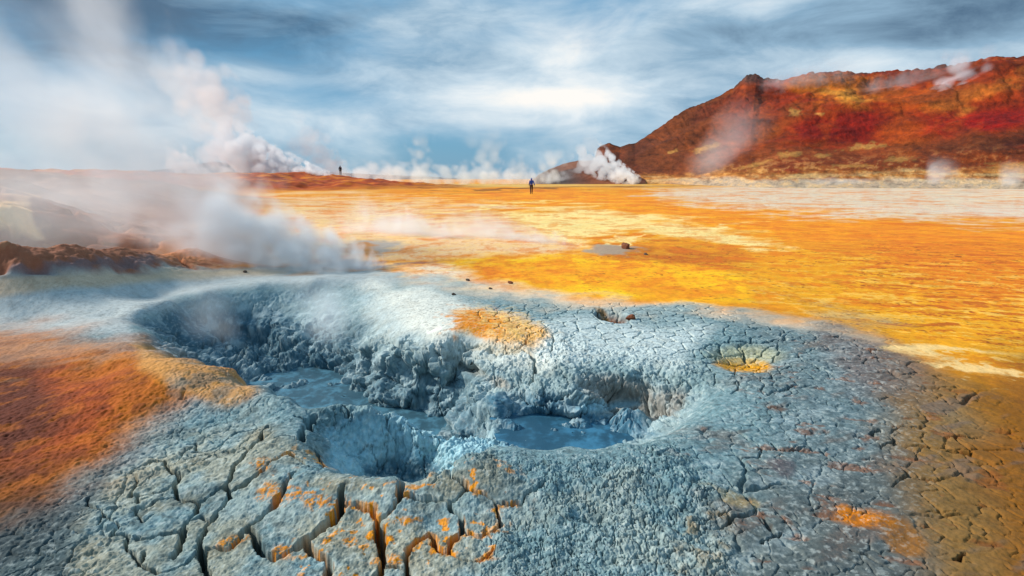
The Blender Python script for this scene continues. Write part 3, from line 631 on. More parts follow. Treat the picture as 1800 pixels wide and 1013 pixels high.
def main_colour(x, y, z, qx, qy, s):
    n1 = fbm(x / 60, y / 60, z / 30, 5, 301); az_ = np.arctan2(x, y); ev = (z - CAM_H) / np.hypot(x, y); n2 = fbm(az_ * 26 + ev * 30, ev * 50, y / 90, 6, 311, .6); n3 = fbm(az_ * 90, ev * 150, y / 40, 5, 321, .65)
    fall = fbm(az_ * 34 + .9 * n1 + z / 25, z / 20 + .6 * n2, .3, 5, 331)
    c = np.empty(x.shape + (3,)); c[:] = lin((150, 46, 14))
    c = hue(c, sstep(-.3, .5, n1), (164, 66, 20), .8)
    c = hue(c, sstep(1420, 1180, qx), (104, 56, 34), .95)
    c = hue(c, sstep(1420, 1200, qx) * sstep(0, .5, n2), (128, 62, 30), .6)
    c = hue(c, qblob(qx, qy, 1300, 255, 170, 18, -25, .5, n1), (168, 84, 34), .6)
    c = hue(c, qblob(qx, qy, 1500, 160, 120, 34, 4, .5, n2), (204, 112, 30), .9)
    c = hue(c, qblob(qx, qy, 1500, 168, 60, 16, 4, .8, n2), (224, 150, 54), .7)
    c = hue(c, qblob(qx, qy, 1590, 168, 90, 30, 10, .6, n2), (190, 78, 16), .8)
    c = hue(c, qblob(qx, qy, 1720, 165, 120, 18, -20, .6, n2), (206, 112, 36), .85)
    c = hue(c, qblob(qx, qy, 1690, 205, 46, 12, -35, .6, n2), (220, 132, 48), .85)
    c = hue(c, qblob(qx, qy, 1620, 225, 130, 30, 0, .5, n1), (150, 24, 6), .9)
    c = hue(c, qblob(qx, qy, 1470, 225, 110, 26, 0, .5, n1), (146, 26, 6), .8)
    c = hue(c, qblob(qx, qy, 1740, 215, 100, 22, -8, .4, n1), (160, 22, 8), .9)
    c = hue(c, qblob(qx, qy, 1760, 250, 120, 17, -6, .5, n2), (62, 18, 14), .95)
    c = hue(c, qblob(qx, qy, 1660, 130, 160, 12, -8, .4, n1), (116, 50, 24), .8)
    c = hue(c, qblob(qx, qy, 1340, 215, 60, 18, -20, .6, n2), (98, 44, 22), .7)
    c = hue(c, qblob(qx, qy, 1590, 255, 50, 60, 20, .6, n1), (190, 92, 24), .5)
    c = hue(c, .35 * sstep(.16, .5, fall) * sstep(.1, .4, s), (206, 96, 20), .55)
    c = hue(c, .35 * sstep(.2, .5, -fall) * sstep(.1, .4, s), (110, 30, 8), .55)
    fold = np.abs(fbm(az_ * 13 + ev * 22, ev * 14 - az_ * 5, .7, 5, 351, .55))
    c = hue(c, sstep(.16, .0, fold) * sstep(.3, .55, s), (84, 36, 18), .22)
    c = hue(c, sstep(.0, .4, n1 - .3 * n2), (132, 66, 28), .5)
    for bx, by, ra, rb_, ro in ((1398, 197, 14, 6, 5), (1440, 200, 9, 3, 0), (1236, 262, 15, 6, -20), (1258, 256, 9, 4, -10), (1180, 268, 14, 3, -20), (1385, 272, 26, 5, -4), (1445, 274, 18, 4, -4), (1520, 258, 34, 6, -6), (1580, 280, 26, 5, -6), (1325, 290, 30, 4, -14), (1500, 292, 40, 3, 0), (1780, 292, 40, 6, 0)):
        c = hue(c, qblob(qx, qy, bx, by, ra, rb_, ro, .9, n3), (222, 158, 78), .7)
    ap = sstep(-5, 7, qy - 297 + 9 * n1 + 7 * n2 - 10 * sstep(1500, 1150, qx))
    c = hue(c, ap, (214, 138, 62), .9)
    c = hue(c, sstep(.0, .45, fbm(az_ * 9, ev * 170, .5, 5, 341)) * ap, (232, 186, 124), .8)
    c = hue(c, sstep(.1, .5, -n2) * ap, (190, 96, 28), .5)
    c = hue(c, sstep(-5, 5, qy - 315 + 6 * n1 + 6 * n2) * sstep(1130, 1250, qx), (222, 198, 168), .8)
    c = hue(c, sstep(.34, .1, s) * sstep(.12, .45, n3 + .6 * n2), (220, 170, 100), .5)
    c = hue(c, sstep(.93, .99, s) * sstep(-.1, .3, n2), (72, 52, 44), .8)
    c = hue(c, qblob(qx, qy, 1316, 136, 26, 16, 0, .3, n2), (78, 62, 56), .8)
    c = c * (.78 + .34 * n3 + .2 * n2)[..., None]
    return np.clip(c, .004, .9)
hill('hill', [(1040, 300), (1050, 262), (1062, 253), (1072, 251), (1090, 258), (1105, 253), (1117, 252), (1170, 215), (1200, 195), (1250, 175), (1285, 157), (1303, 140), (1313, 129), (1330, 129), (1342, 138), (1375, 140), (1425, 128), (1490, 125), (1525, 127), (1600, 125), (1650, 117), (1700, 109), (1735, 99), (1752, 96), (1800, 98), (1900, 104), (2100, 130), (2500, 200), (3000, 270)],
     lambda a: 330 + 60 * sstep(.1, .7, a) + 14 * np.sin(a * 23), lambda a: 92 + 85 * sstep(.5, .2, a) + 9 * perlin(a * 7, 0 * a, 0, 640), 180, main_colour, 1.0, 401, mat=hill_soil)
def foot_colour(x, y, z, qx, qy, s):
    n1 = fbm(x / 20, y / 20, z / 9, 5, 501)
    c = np.empty(x.shape + (3,)); c[:] = lin((96, 80, 74))
    c = hue(c, sstep(985, 1050, qx), (120, 62, 38), .9)
    c = hue(c, sstep(0, .5, n1), (140, 88, 62), .5)
    return np.clip(c * (1 + .4 * n1)[..., None], .004, .9)
hill('hill', [(936, 316), (947, 307), (965, 297), (990, 288), (1015, 283), (1040, 282), (1060, 283), (1085, 292), (1115, 306), (1135, 316)], lambda a: 215 + 0 * a, lambda a: 165 + 0 * a, 60, foot_colour, 1.4, 511, 220, 120, hill_soil)
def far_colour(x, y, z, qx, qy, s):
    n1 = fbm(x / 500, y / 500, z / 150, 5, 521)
    c = np.empty(x.shape + (3,)); c[:] = lin((34, 62, 92))  # blue haze of the distance put into the mountain's own colour
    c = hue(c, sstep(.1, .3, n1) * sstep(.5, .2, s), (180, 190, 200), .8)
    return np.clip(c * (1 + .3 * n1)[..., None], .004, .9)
hill('mountain', [(150, 314), (240, 303), (300, 296), (345, 289), (372, 284), (395, 286), (430, 283), (470, 288), (500, 294), (540, 299), (600, 304), (680, 308), (760, 311), (820, 315)], lambda a: 9000 + 0 * a, lambda a: 6800 + 0 * a, 2500, far_colour, .9, 531, 260, 60, hill_soil)

# ------------------------------------------------------------------ stones
def stone(px, py, size, col, label, seed, group=None, r=None):
    bm_v, bm_f = [], []
    import bmesh
    bm = bmesh.new(); bmesh.ops.create_icosphere(bm, subdivisions=3, radius=1)
    V = np.array([v.co[:] for v in bm.verts])
    k = 1 + .45 * perlin(V[:, 0] * 1.1 + seed, V[:, 1] * 1.1, V[:, 2] * 1.1, 601) + .2 * perlin(V[:, 0] * 3 + seed, V[:, 1] * 3, V[:, 2] * 3, 602)
    rs_ = np.random.default_rng(seed)
    for _ in range(5):                            # broken faces
        nv = rs_.normal(size=3); nv /= np.linalg.norm(nv); t = (V * k[:, None]) @ nv
        k = np.where(t > .68, k * .68 / np.maximum(t, .68), k)
    V = V * k[:, None] * size * np.array([1.15, .9, .72])
    for v, c in zip(bm.verts, V): v.co = c
    me = bpy.data.meshes.new('stone'); bm.to_mesh(me); bm.free()
    p = on_ground(px, py) if r is None else along(px, py, r)[:2]
    z = surf(p[0], p[1])
    o = link('stone', me, col, label=label, cat='stone', group=group, loc=(p[0], p[1], z + size * .3))
    o.rotation_euler = (0, 0, seed * 1.7)
    return o
def surf(x, y):
    j = min(max(np.searchsorted(lr, math.log(math.hypot(x, y))), 1), NR - 2); i = min(max(np.searchsorted(az, math.atan2(x, y)), 1), NC - 2)
    return float(Z1[j, i])
st_red, st_dark, st_rust = plain_material('red_stone', (120, 66, 36), .9, .35, 9), plain_material('dark_stone', (86, 68, 56), .9, .35, 20), plain_material('rust_stone', (126, 56, 20), .9, .35, 20)
stone(1099, 440, .12, st_red, 'reddish brown rock standing on the low grey mud dome in the yellow plain', 3)
stone(1135, 449, .05, st_dark, 'dark stone on the orange crust just right of the grey mud dome', 5)
stone(822, 494, .035, st_dark, 'flat brown stone at the left edge of the yellow crust above the cracked rim', 7)
stone(897, 500, .04, st_red, 'reddish flat stone on the pale strip between the yellow crust and the cracked mud', 9)
stone(862, 508, .03, st_dark, 'small dark stone on the white mud rim above the orange stain', 11)
stone(797, 519, .03, st_dark, 'tiny dark pebble on the white rim left of the orange stain', 13)
stone(431, 481, .035, st_dark, 'lone dark stone on the pale flat behind the big steaming mud pot', 15)
stone(1110, 561, .06, st_red, 'brown stone at the right lip of the small rusty vent hole', 17)
# ------------------------------------------------------------------ walkers
def skin_mesh(name, V, E, Rd, root, mat, parent, label=None, sub=2):
    me = bpy.data.meshes.new(name); me.from_pydata(V, E, []); o = bpy.data.objects.new('tmp', me); COL.objects.link(o)
    o.modifiers.new('s', 'SKIN'); sb = o.modifiers.new('b', 'SUBSURF'); sb.levels = sb.render_levels = sub
    for i, r_ in enumerate(Rd): me.skin_vertices[0].data[i].radius = (r_, r_) if not isinstance(r_, tuple) else r_
    me.skin_vertices[0].data[root].use_root = True
    ev = o.evaluated_get(bpy.context.evaluated_depsgraph_get()); m2 = bpy.data.meshes.new_from_object(ev)
    for p in m2.polygons: p.use_smooth = True
    bpy.data.objects.remove(o); m2.name = name; m2.materials.clear()
    c = link(name, m2, mat, parent)
    if label: c['label'] = label
    return c
def walker(loc, rz, label, jk, tr, stride, arm_out, height):
    root = bpy.data.objects.new('person', None); COL.objects.link(root); root['label'] = label; root['category'] = 'person'
    root.location = loc; root.rotation_euler = (0, 0, rz); k = height / 1.76; root.scale = (k, k, k); root.empty_display_size = .2
    # facing +Y; joints of the body
    J = dict(pel=(0, 0, .96), sp=(0, .01, 1.12), ch=(0, 0, 1.32), nk=(0, .0, 1.49), jaw=(0, .03, 1.56), hd=(0, .01, 1.65), tp=(0, 0, 1.73), ns=(0, .105, 1.62), er=(.078, 0, 1.63), el_=(-.078, 0, 1.63))
    for sx, s in (('r', 1), ('l', -1)):
        f = stride * s; ao = arm_out[0 if s > 0 else 1]
        J['sh' + sx] = (.185 * s, 0, 1.42); J['eb' + sx] = ((.2 + ao * .8) * s, -.03 - f * .1, 1.15); J['wr' + sx] = ((.2 + ao * 1.3) * s, .06 - f * .3, .93)
        J['hp' + sx] = (.1 * s, 0, .9); J['kn' + sx] = (.1 * s, f * .32 + .03, .5); J['an' + sx] = (.1 * s, f * .55 - .02, .1); J['to' + sx] = (.11 * s, f * .55 + .15, .035)
    V, Rd, E, ix = [], [], [], {}
    def add(nm, co, r, par=None):
        ix[nm] = len(V); V.append(co); Rd.append(r)
        if par: E.append((ix[par], ix[nm]))
    add('pel', J['pel'], .125); add('sp', J['sp'], (.13, .1), 'pel'); add('ch', J['ch'], (.155, .105), 'sp'); add('nk', J['nk'], .052, 'ch'); add('jaw', J['jaw'], .062, 'nk'); add('hd', J['hd'], .085, 'jaw'); add('tp', J['tp'], .06, 'hd')
    add('ns', J['ns'], .013, 'hd'); add('er', J['er'], .016, 'hd'); add('el_', J['el_'], .016, 'hd')
    for sx, s in (('r', 1), ('l', -1)):
        add('sh' + sx, J['sh' + sx], .06, 'ch'); add('eb' + sx, J['eb' + sx], .042, 'sh' + sx); w = J['wr' + sx]; add('wr' + sx, w, .028, 'eb' + sx)
        pm = (w[0], w[1] + .015, w[2] - .07); add('pm' + sx, pm, (.035, .018), 'wr' + sx)
        for q, (oy, ln) in enumerate(((.03, .075), (.011, .088), (-.008, .082), (-.026, .062))):
            add(f'fa{q}{sx}', (pm[0], pm[1] + oy, pm[2] - .03), .009, 'pm' + sx); add(f'fb{q}{sx}', (pm[0] - .012 * s, pm[1] + oy, pm[2] - .03 - ln * .55), .0085, f'fa{q}{sx}'); add(f'fc{q}{sx}', (pm[0] - .035 * s, pm[1] + oy, pm[2] - .03 - ln * .9), .007, f'fb{q}{sx}')
        add('ta' + sx, (pm[0] - .01 * s, pm[1] + .045, pm[2] + .02), .011, 'pm' + sx); add('tb' + sx, (pm[0] - .02 * s, pm[1] + .065, pm[2] - .02), .009, 'ta' + sx)
        add('hp' + sx, J['hp' + sx], .088, 'pel'); add('kn' + sx, J['kn' + sx], .056, 'hp' + sx); add('an' + sx, J['an' + sx], .038, 'kn' + sx); add('to' + sx, J['to' + sx], .03, 'an' + sx)
    skin = plain_material('skin', (196, 146, 118), .6, .08)
    skin_mesh('body', V, E, Rd, 0, skin, root)
    jv = [J['pel'], J['sp'], J['ch'], (0, 0, 1.46), J['shr'], J['ebr'], J['wrr'], J['shl'], J['ebl'], J['wrl']]
    skin_mesh('jacket', jv, [(0, 1), (1, 2), (2, 3), (2, 4), (4, 5), (5, 6), (2, 7), (7, 8), (8, 9)], [(.17, .135), (.17, .135), (.19, .14), .09, .085, .066, .05, .085, .066, .05], 0, jk[0], root)
    skin_mesh('hood', [(0, -.02, 1.47), (0, -.02, 1.57), (0, -.025, 1.66), (0, -.03, 1.745)], [(0, 1), (1, 2), (2, 3)], [.09, .1, .108, .07], 0, jk[1], root)
    tv = [(0, 0, .98), J['hpr'], J['knr'], J['anr'], J['hpl'], J['knl'], J['anl']]
    skin_mesh('trousers', tv, [(0, 1), (1, 2), (2, 3), (0, 4), (4, 5), (5, 6)], [.135, .105, .078, .062, .105, .078, .062], 0, tr, root)
    for sx in 'rl':
        a, t_ = J['an' + sx], J['to' + sx]
        skin_mesh('boot', [(a[0], a[1], a[2] + .06), (a[0], a[1] - .02, .055), (t_[0], (a[1] + t_[1]) / 2, .05), t_], [(0, 1), (1, 2), (2, 3)], [.055, .055, .05, .04], 1, boots, root)
    skin_mesh('hair', [(0, -.03, 1.66), (0, -.01, 1.73)], [(0, 1)], [.085, .07], 0, boots, root)
    return root
boots = plain_material('boot_leather', (38, 30, 28), .7, .2)
blue_j, navy = plain_material('blue_cloth', (18, 72, 168), .7, .2), plain_material('navy_cloth', (14, 30, 70), .7, .2)
dark_t, black_c = plain_material('brown_cloth', (44, 22, 18), .8, .2), plain_material('black_cloth', (26, 30, 42), .8, .2)
p = at(934, 342, 0); r1 = float(np.hypot(*p[:2]))
walker((p[0], p[1], surf(p[0], p[1])), math.radians(2), 'person in a bright blue hooded jacket and dark trousers walking away over the orange plain', (blue_j, blue_j), dark_t, .42, (.12, .04), 1.72)
ci = int(np.searchsorted(az, math.atan2(*ray(598, 313)[:2]))); rows_ = np.nonzero((RR[:, 0] > 60) & (RR[:, 0] < 140))[0]
kr = rows_[np.argmax((Z1[rows_, ci] - CAM_H) / RR[rows_, ci])]
p = (float(X1[kr, ci]), float(Y1[kr, ci]))
walker((p[0], p[1], surf(p[0], p[1])), math.radians(8), 'person in dark clothing standing on the rust coloured ridge beside the steam', (black_c, black_c), dark_t, .1, (.03, .05), 1.72)

# ------------------------------------------------------------------ steam
def steam(p0, p1, r0, r1, dens, label, bend=(0, 0, 0), scale=1.0, edge=.5, puff=.9, warp=.6, grow=1.0, fade0=.06, fade1=.35, thin=1.0, billow=0.0, group='steam plumes', seed=0, step=.5, tint=(1.0, 1.0, 1.0)):
    """A plume that rises from p0 and drifts to p1; its body is a bent, widening column filled with lit vapour."""
    p0, p1 = Vector(p0), Vector(p1); ax = p1 - p0; L = ax.length
    q = ax.to_track_quat('Z', 'Y'); bl = q.inverted() @ Vector(bend)
    m, t = material('steam')
    oc = t.n('ShaderNodeTexCoord').outputs['Object']
    sx = t.n('ShaderNodeSeparateXYZ', {0: oc})
    tt = t.m('DIVIDE', sx.outputs[2], L, clamp=True)
    arch = t.m('MULTIPLY', t.m('MULTIPLY', tt, t.m('SUBTRACT', 1.0, tt)), 4.0)
    rad = t.m('ADD', r0, t.m('MULTIPLY', t.m('POWER', tt, grow), r1 - r0))
    dx = t.m('SUBTRACT', sx.outputs[0], t.m('MULTIPLY', arch, bl.x)); dy = t.m('SUBTRACT', sx.outputs[1], t.m('MULTIPLY', arch, bl.y))
    rr_ = t.m('DIVIDE', t.m('SQRT', t.m('ADD', t.m('MULTIPLY', dx, dx), t.m('MULTIPLY', dy, dy))), rad)
    kz = (r1 - r0) / L
    # billows keep their size in proportion to the plume's width
    nv = t.n('ShaderNodeCombineXYZ', {0: t.m('DIVIDE', dx, rad), 1: t.m('DIVIDE', dy, rad), 2: t.m('ADD', t.m('DIVIDE', t.m('LOGARITHM', rad, math.e), kz) if abs(kz) > .015 else t.m('DIVIDE', sx.outputs[2], (r0 + r1) / 2), seed * 7.3)}).outputs[0]
    nz = t.n('ShaderNodeTexNoise', {'Vector': nv, 'Scale': scale, 'Detail': 5.0, 'Roughness': .58, 'Distortion': warp}).outputs[0]
    if billow:
        vo = t.n('ShaderNodeTexVoronoi', {'Vector': nv, 'Scale': scale * 1.25, 'Detail': 0.0, 'Smoothness': .25}, feature='SMOOTH_F1').outputs[0]
        nz = t.m('ADD', t.m('MULTIPLY', nz, 1 - billow), t.m('MULTIPLY', t.m('SUBTRACT', 1.06, t.m('MULTIPLY', vo, 1.1)), billow))
    core = t.m('SUBTRACT', t.m('ADD', .82, t.m('MULTIPLY', t.ss(tt, .45, 0.0), .35)) if billow > .5 else 1.0, rr_)
    val = t.m('ADD', core, t.m('MULTIPLY', t.m('SUBTRACT', nz, .56), puff * 2.2))
    d = t.ss(val, .02, edge)
    d = t.m('MULTIPLY', d, t.ss(rr_, 1.0, .8))
    d = t.m('MULTIPLY', d, t.m('MULTIPLY', t.ss(tt, 0.0, fade0), t.ss(tt, 1.0, 1.0 - fade1)))
    d = t.m('MULTIPLY', d, t.m('MULTIPLY', t.m('POWER', t.m('SUBTRACT', 1.0, t.m('MULTIPLY', tt, .85)), thin), dens))
    vol = t.n('ShaderNodeVolumePrincipled', {'Color': (*tint, 1), 'Density': d, 'Anisotropy': .1})
    t.n('ShaderNodeOutputMaterial', {'Volume': vol.outputs[0]})
    ns, nc = 22, 20
    T = np.linspace(0, 1, ns)[:, None]; th = np.linspace(0, 2 * math.pi, nc, endpoint=False)[None]
    ra = (r0 + (r1 - r0) * T ** grow) * 1.02; a4 = 4 * T * (1 - T)
    V = np.stack([a4 * bl.x + ra * np.cos(th), a4 * bl.y + ra * np.sin(th), L * T + 0 * th], -1).reshape(-1, 3)
    F = [(i * nc + j, i * nc + (j + 1) % nc, (i + 1) * nc + (j + 1) % nc, (i + 1) * nc + j) for i in range(ns - 1) for j in range(nc)]
    F += [tuple(range(nc))[::-1], tuple((ns - 1) * nc + j for j in range(nc))]
    me = bpy.data.meshes.new('steam_plume'); me.from_pydata(V.tolist(), [], F); me.update()
    o = link('steam_plume', me, m, label=label, cat='steam', group=group)
    o.location = p0; o.rotation_mode = 'QUATERNION'; o.rotation_quaternion = q
    m.cycles.volume_step_rate = step if hasattr(m.cycles, 'volume_step_rate') else 1
    return o
A_ = lambda px, py, r: tuple(along(px, py, r))
# the big cloud that blows off the mud pot to the left
steam(A_(680, 484, 9.7), A_(280, 385, 12.5), .3, 1.55, 4.6, 'thick white steam blowing low and left off the far rim of the big mud pot', bend=(0, 0, .1), scale=1.9, puff=1.2, edge=.9, grow=.8, seed=1, thin=.4, billow=.3, warp=.5)
steam(A_(620, 478, 9.4), A_(300, 440, 11.5), .2, .85, 2.2, 'flat white steam creeping left along the pale rim of the big mud pot', scale=1.7, puff=1.2, edge=1.0, grow=.8, seed=8, thin=.4)
steam(A_(500, 400, 13), A_(-40, 40, 17), 1.0, 5.2, .62, 'tall pale steam cloud leaning up over the left side of the sky', bend=(0, 0, -1.0), scale=2.2, puff=1.5, edge=1.0, grow=.8, seed=2, thin=.4, fade0=.2, billow=.3, warp=.5)
steam(A_(330, 370, 11.5), A_(-200, 330, 11), .8, 2.2, .45, 'pale steam drifting past the brown bank at the left edge', scale=1.3, puff=1.1, edge=1.0, grow=.8, seed=9, thin=.3, fade0=.3)
# far plumes
steam(A_(580, 311, 96), A_(352, 236, 118), .9, 7.6, 1.7, 'bright billowing steam plume rising leftwards from the ridge beside the dark figure', bend=(0, 0, -1.2), scale=1.5, puff=1.3, edge=.16, grow=.95, seed=3, fade0=.02, thin=1.1, warp=.3, fade1=.45, billow=.75)
steam(A_(600, 308, 120), A_(515, 228, 130), 2.0, 8.5, .2, 'soft grey steam standing behind the bright plume on its right', scale=1.5, puff=1.3, edge=.5, seed=33, thin=.8, billow=.6, warp=.3)
steam(A_(374, 313, 92), A_(285, 272, 100), .4, 4.0, .8, 'small white steam plume streaming left along the rust coloured ridge', scale=1.5, puff=1.2, edge=.25, seed=4, thin=.8, billow=.7, warp=.3)
steam(A_(430, 225, 130), A_(300, 105, 150), 6, 12, .2, 'thin fading steam high above the bright plume', scale=1.5, puff=1.2, edge=.5, seed=5, fade0=.4, billow=.6, warp=.3)
steam(A_(1122, 318, 175), A_(1018, 266, 200), 1.8, 9.5, .8, 'dense white steam puff at the foot of the dark brown foothill', bend=(0, 0, -1.0), scale=1.5, puff=1.3, edge=.2, seed=6, thin=1.0, fade0=.02, warp=.3, billow=.75)
steam(A_(560, 306, 150), A_(1010, 315, 190), 5.0, 3.4, .22, 'low bank of white steam along the far edge of the plain', scale=1.0, puff=1.1, edge=.8, seed=7, fade1=.1, thin=.0, billow=.5, warp=.3)
for i, (x, h, w, dn, lab) in enumerate(((690, 285, 7, .2, 'faint low steam puff above the plain, nearest to the ridge'), (741, 212, 7, .22, 'tallest faint steam column above the middle of the plain'), (815, 280, 5, .22, 'short steam puff right of the patch of deep blue sky'), (862, 222, 11, .26, 'broad soft steam column between the blue patch and the walker'), (915, 268, 7, .26, 'steam puff just behind the walker in blue'), (968, 236, 9, .22, 'tall thin steam column at the tip of the dark foothill'))):
    steam(A_(x, 322, 165), A_(x - 14 + 9 * (i % 3), h, 172), 3.4, w, dn * .85, lab, scale=1.3, puff=1.3, edge=.95, seed=10 + i, fade1=.6, thin=1.0, billow=.55, warp=.4)
# on the big hill
steam(A_(1325, 150, 318), A_(1530, 116, 335), 6, 14, .07, 'wispy steam trailing right from the rocky summit of the red hill', scale=1.5, puff=1.1, edge=1.0, seed=20, fade0=.2)
steam(A_(1500, 165, 310), A_(1690, 130, 330), 8, 13, .06, 'thin steam drifting across the middle of the hill crest', scale=1.5, puff=1.1, edge=1.0, seed=21, fade0=.3)
steam(A_(1655, 185, 272), A_(1715, 112, 290), 5, 15, .2, 'round white steam puff high on the right shoulder of the red hill', billow=.6, scale=1.4, puff=1.1, edge=.5, seed=22, fade1=.3, thin=.3)
steam(A_(1230, 300, 165), A_(1330, 205, 230), 7, 16, .03, 'faint veil of steam on the brown left slope of the red hill', scale=1.0, puff=.9, edge=.9, seed=23)
steam(A_(1635, 322, 88), A_(1670, 284, 90), 1.0, 3.0, .4, 'small steam wisp at the foot of the hill, left one of two', scale=1.2, puff=.9, edge=.6, seed=24)
steam(A_(1770, 325, 86), A_(1795, 290, 88), 1.0, 2.6, .4, 'small steam wisp at the foot of the hill, by the right edge', scale=1.2, puff=.9, edge=.6, seed=25)
steam(A_(1540, 318, 100), A_(1400, 320, 95), .5, 1.3, .6, 'flat streak of steam lying on the pale far flat', scale=.9, puff=.9, edge=.8, seed=26, fade0=.2)
steam(A_(1400, 372, 34), A_(1950, 378, 32), .35, .8, .4, 'long low veil of steam across the pale flat on the right', scale=.6, puff=.9, edge=.9, seed=27, fade0=.4, fade1=.05, thin=0)
# by the pots
steam(A_(1040, 449, 12.6), A_(770, 398, 16.5), .35, 1.25, 2.6, 'low wisp of steam over the pale pond in front of the yellow crust', scale=1.6, puff=1.1, edge=1.0, seed=28, fade0=.1, fade1=.5, thin=.7)
steam(A_(860, 432, 14), A_(600, 395, 18), .5, 1.4, 2.2, 'thin steam over the beige flat left of the pond', scale=1.5, puff=1.1, edge=1.0, seed=29, fade0=.3, fade1=.3, thin=.3)
steam(tuple(at(600, 610, -.45)), A_(540, 480, 7.6), .25, .75, 1.8, 'thin steam rising from the far wall inside the big mud pot', scale=1.0, puff=.8, edge=.9, seed=30, fade0=.3, fade1=.4)
steam(tuple(at(400, 610, -.6)), A_(330, 470, 7.3), .35, .75, .9, 'faint steam over the shaded left end of the big mud pot', scale=1.0, puff=.8, edge=.9, seed=31, fade0=.3, fade1=.5)

# ------------------------------------------------------------------ sky and light
SUN_AZ, SUN_EL = math.radians(-79), math.radians(33)
w = bpy.data.worlds.new('World'); sc.world = w; w.use_nodes = True
t = NT(w.node_tree)
dirn = t.v('NORMALIZE', t.n('ShaderNodeTexCoord').outputs['Generated'])
sx = t.n('ShaderNodeSeparateXYZ', {0: dirn})
azn = t.m('ARCTAN2', sx.outputs[0], sx.outputs[1]); eln = t.m('ARCSINE', sx.outputs[2])
dn = t.m('ADD', t.m('MAXIMUM', sx.outputs[2], 0.0), .2)
cv = t.n('ShaderNodeCombineXYZ', {0: t.m('DIVIDE', sx.outputs[0], dn), 1: t.m('DIVIDE', sx.outputs[1], dn), 2: 0.3}).outputs[0]
cvs = t.v('ADD', t.v('MULTIPLY', dirn, (2.2, 2.2, 7.5)), t.v('MULTIPLY', cv, (.10, .05, 0)))
n1 = t.n('ShaderNodeTexNoise', {'Vector': cvs, 'Scale': 1.3, 'Detail': 9.0, 'Roughness': .56, 'Distortion': .35}).outputs[0]
n2 = t.n('ShaderNodeTexNoise', {'Vector': t.v('ADD', cvs, (7.1, 3.3, 0)), 'Scale': 2.2, 'Detail': 9.0, 'Roughness': .6, 'Distortion': .4}).outputs[0]
def blobs(lst):
    tot = None
    for px, py, rx, ry, k in lst:                 # direction, spread in azimuth and elevation, weight
        d = ray(px, py); a, e_ = math.atan2(d[0], d[1]), math.atan2(d[2], math.hypot(d[0], d[1]))
        ca = 1 / (1 + ((px - 900) / 900) ** 2)
        u = t.m('DIVIDE', t.m('SUBTRACT', azn, a), rx / 900 * ca); v_ = t.m('DIVIDE', t.m('SUBTRACT', eln, e_), ry / 900 * math.sqrt(ca))
        g = t.m('MULTIPLY', t.m('EXPONENT', t.m('MULTIPLY', t.m('ADD', t.m('MULTIPLY', u, u), t.m('MULTIPLY', v_, v_)), -1.0)), k)
        tot = g if tot is None else t.m('ADD', tot, g)
    return tot
# cover: + cloud, - clear blue;  light: + bright cloud, - dark cloud
cover = blobs([(760, 285, 130, 45, -.55), (440, 295, 120, 30, -.5), (330, 85, 160, 20, -.22), (160, 60, 200, 80, .3), (520, 130, 300, 60, .12), (620, 45, 200, 60, .0), (450, 20, 300, 20, .2), (560, 150, 200, 40, -.1), (1000, 240, 150, 40, -.12), (930, 150, 260, 90, .45), (1250, 100, 250, 90, .4), (1650, 50, 260, 90, .5), (420, 130, 130, 22, .3), (560, 220, 300, 30, .25), (820, 20, 120, 30, .15), (300, 20, 200, 20, .1)])
light = blobs([(960, 172, 140, 24, .55), (1000, 60, 160, 40, .2), (900, 110, 200, 70, .1), (600, 50, 340, 60, -.3), (300, 50, 300, 60, -.35), (560, 200, 260, 40, .08), (700, 200, 300, 30, -.08), (1340, 15, 70, 20, .4), (1600, 95, 120, 18, .15), (1560, 45, 300, 45, -.32), (1760, 20, 200, 80, -.26), (1180, 130, 120, 40, -.12), (420, 130, 120, 20, .2), (60, 20, 260, 90, -.5), (1240, 50, 160, 20, -.2), (1480, 110, 120, 25, .25)])
cmask = t.ss(t.m('ADD', t.m('ADD', t.m('MULTIPLY', t.m('SUBTRACT', n1, .5), 1.5), .5), cover), .12, .95)
lmask = t.m('ADD', t.m('ADD', t.m('MULTIPLY', t.m('SUBTRACT', n2, .5), 1.1), .55), light, clamp=True)
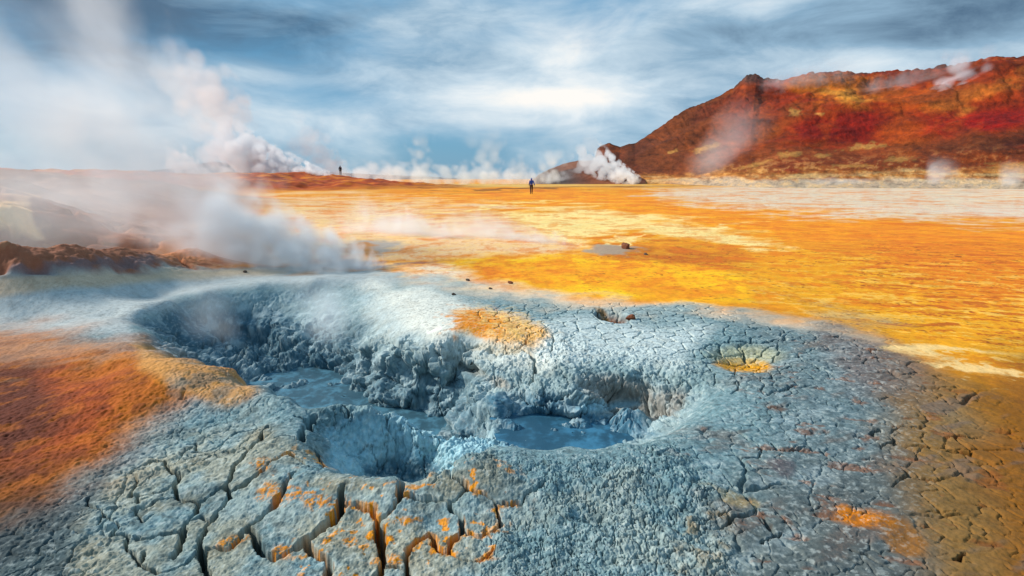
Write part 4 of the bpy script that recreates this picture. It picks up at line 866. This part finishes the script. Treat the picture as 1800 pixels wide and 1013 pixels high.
sky = t.n('ShaderNodeTexSky', sky_type='NISHITA', sun_disc=False, sun_elevation=SUN_EL, sun_rotation=SUN_AZ, air_density=1.2, dust_density=.6, ozone_density=2.0).outputs[0]
blue = t.mix(.72, sky, tuple(10 * lin((58, 148, 196))))
cloud = t.n('ShaderNodeValToRGB', {0: lmask}); cr = cloud.color_ramp
cr.elements[0].position = .0; cr.elements[0].color = (*lin((84, 112, 138)), 1)
cr.elements[1].position = 1.0; cr.elements[1].color = (*lin((246, 243, 238)), 1)
for ps, c_ in ((.35, (140, 172, 196)), (.6, (190, 210, 224)), (.8, (222, 231, 236))):
    el_ = cr.elements.new(ps); el_.color = (*lin(c_), 1)
cl10 = t.v('MULTIPLY', cloud.outputs[0], (10, 10, 10))
colr = t.mix(cmask, blue, cl10)
bg = t.n('ShaderNodeBackground', {'Color': colr, 'Strength': .1})
t.n('ShaderNodeOutputWorld', {'Surface': bg.outputs[0]})
l = bpy.data.lights.new('sun', 'SUN'); l.energy = 4.6; l.angle = math.radians(8); l.color = (1, .94, .85)
lo = bpy.data.objects.new('sun', l); COL.objects.link(lo)
sd_ = Vector((math.sin(SUN_AZ) * math.cos(SUN_EL), math.cos(SUN_AZ) * math.cos(SUN_EL), math.sin(SUN_EL)))
lo.rotation_mode = 'QUATERNION'; lo.rotation_quaternion = (-sd_).to_track_quat('-Z', 'Y'); lo.location = sd_ * 50
sc.view_settings.view_transform = 'Standard'; sc.view_settings.look = 'None'; sc.view_settings.gamma = 1; sc.view_settings.use_curve_mapping = False
sc.view_settings.exposure = 0.12
cy = sc.cycles if hasattr(sc, 'cycles') else None
sc.render.engine = 'CYCLES'
cy = sc.cycles
cy.max_bounces = 16; cy.diffuse_bounces = 3; cy.glossy_bounces = 2; cy.transmission_bounces = 2; cy.volume_bounces = 4; cy.transparent_max_bounces = 24
cy.volume_step_rate = 2.0; cy.volume_max_steps = 128
cy.use_denoising = True; cy.denoiser = 'OPENIMAGEDENOISE'; cy.denoising_input_passes = 'RGB_ALBEDO_NORMAL'; cy.denoising_prefilter = 'ACCURATE'
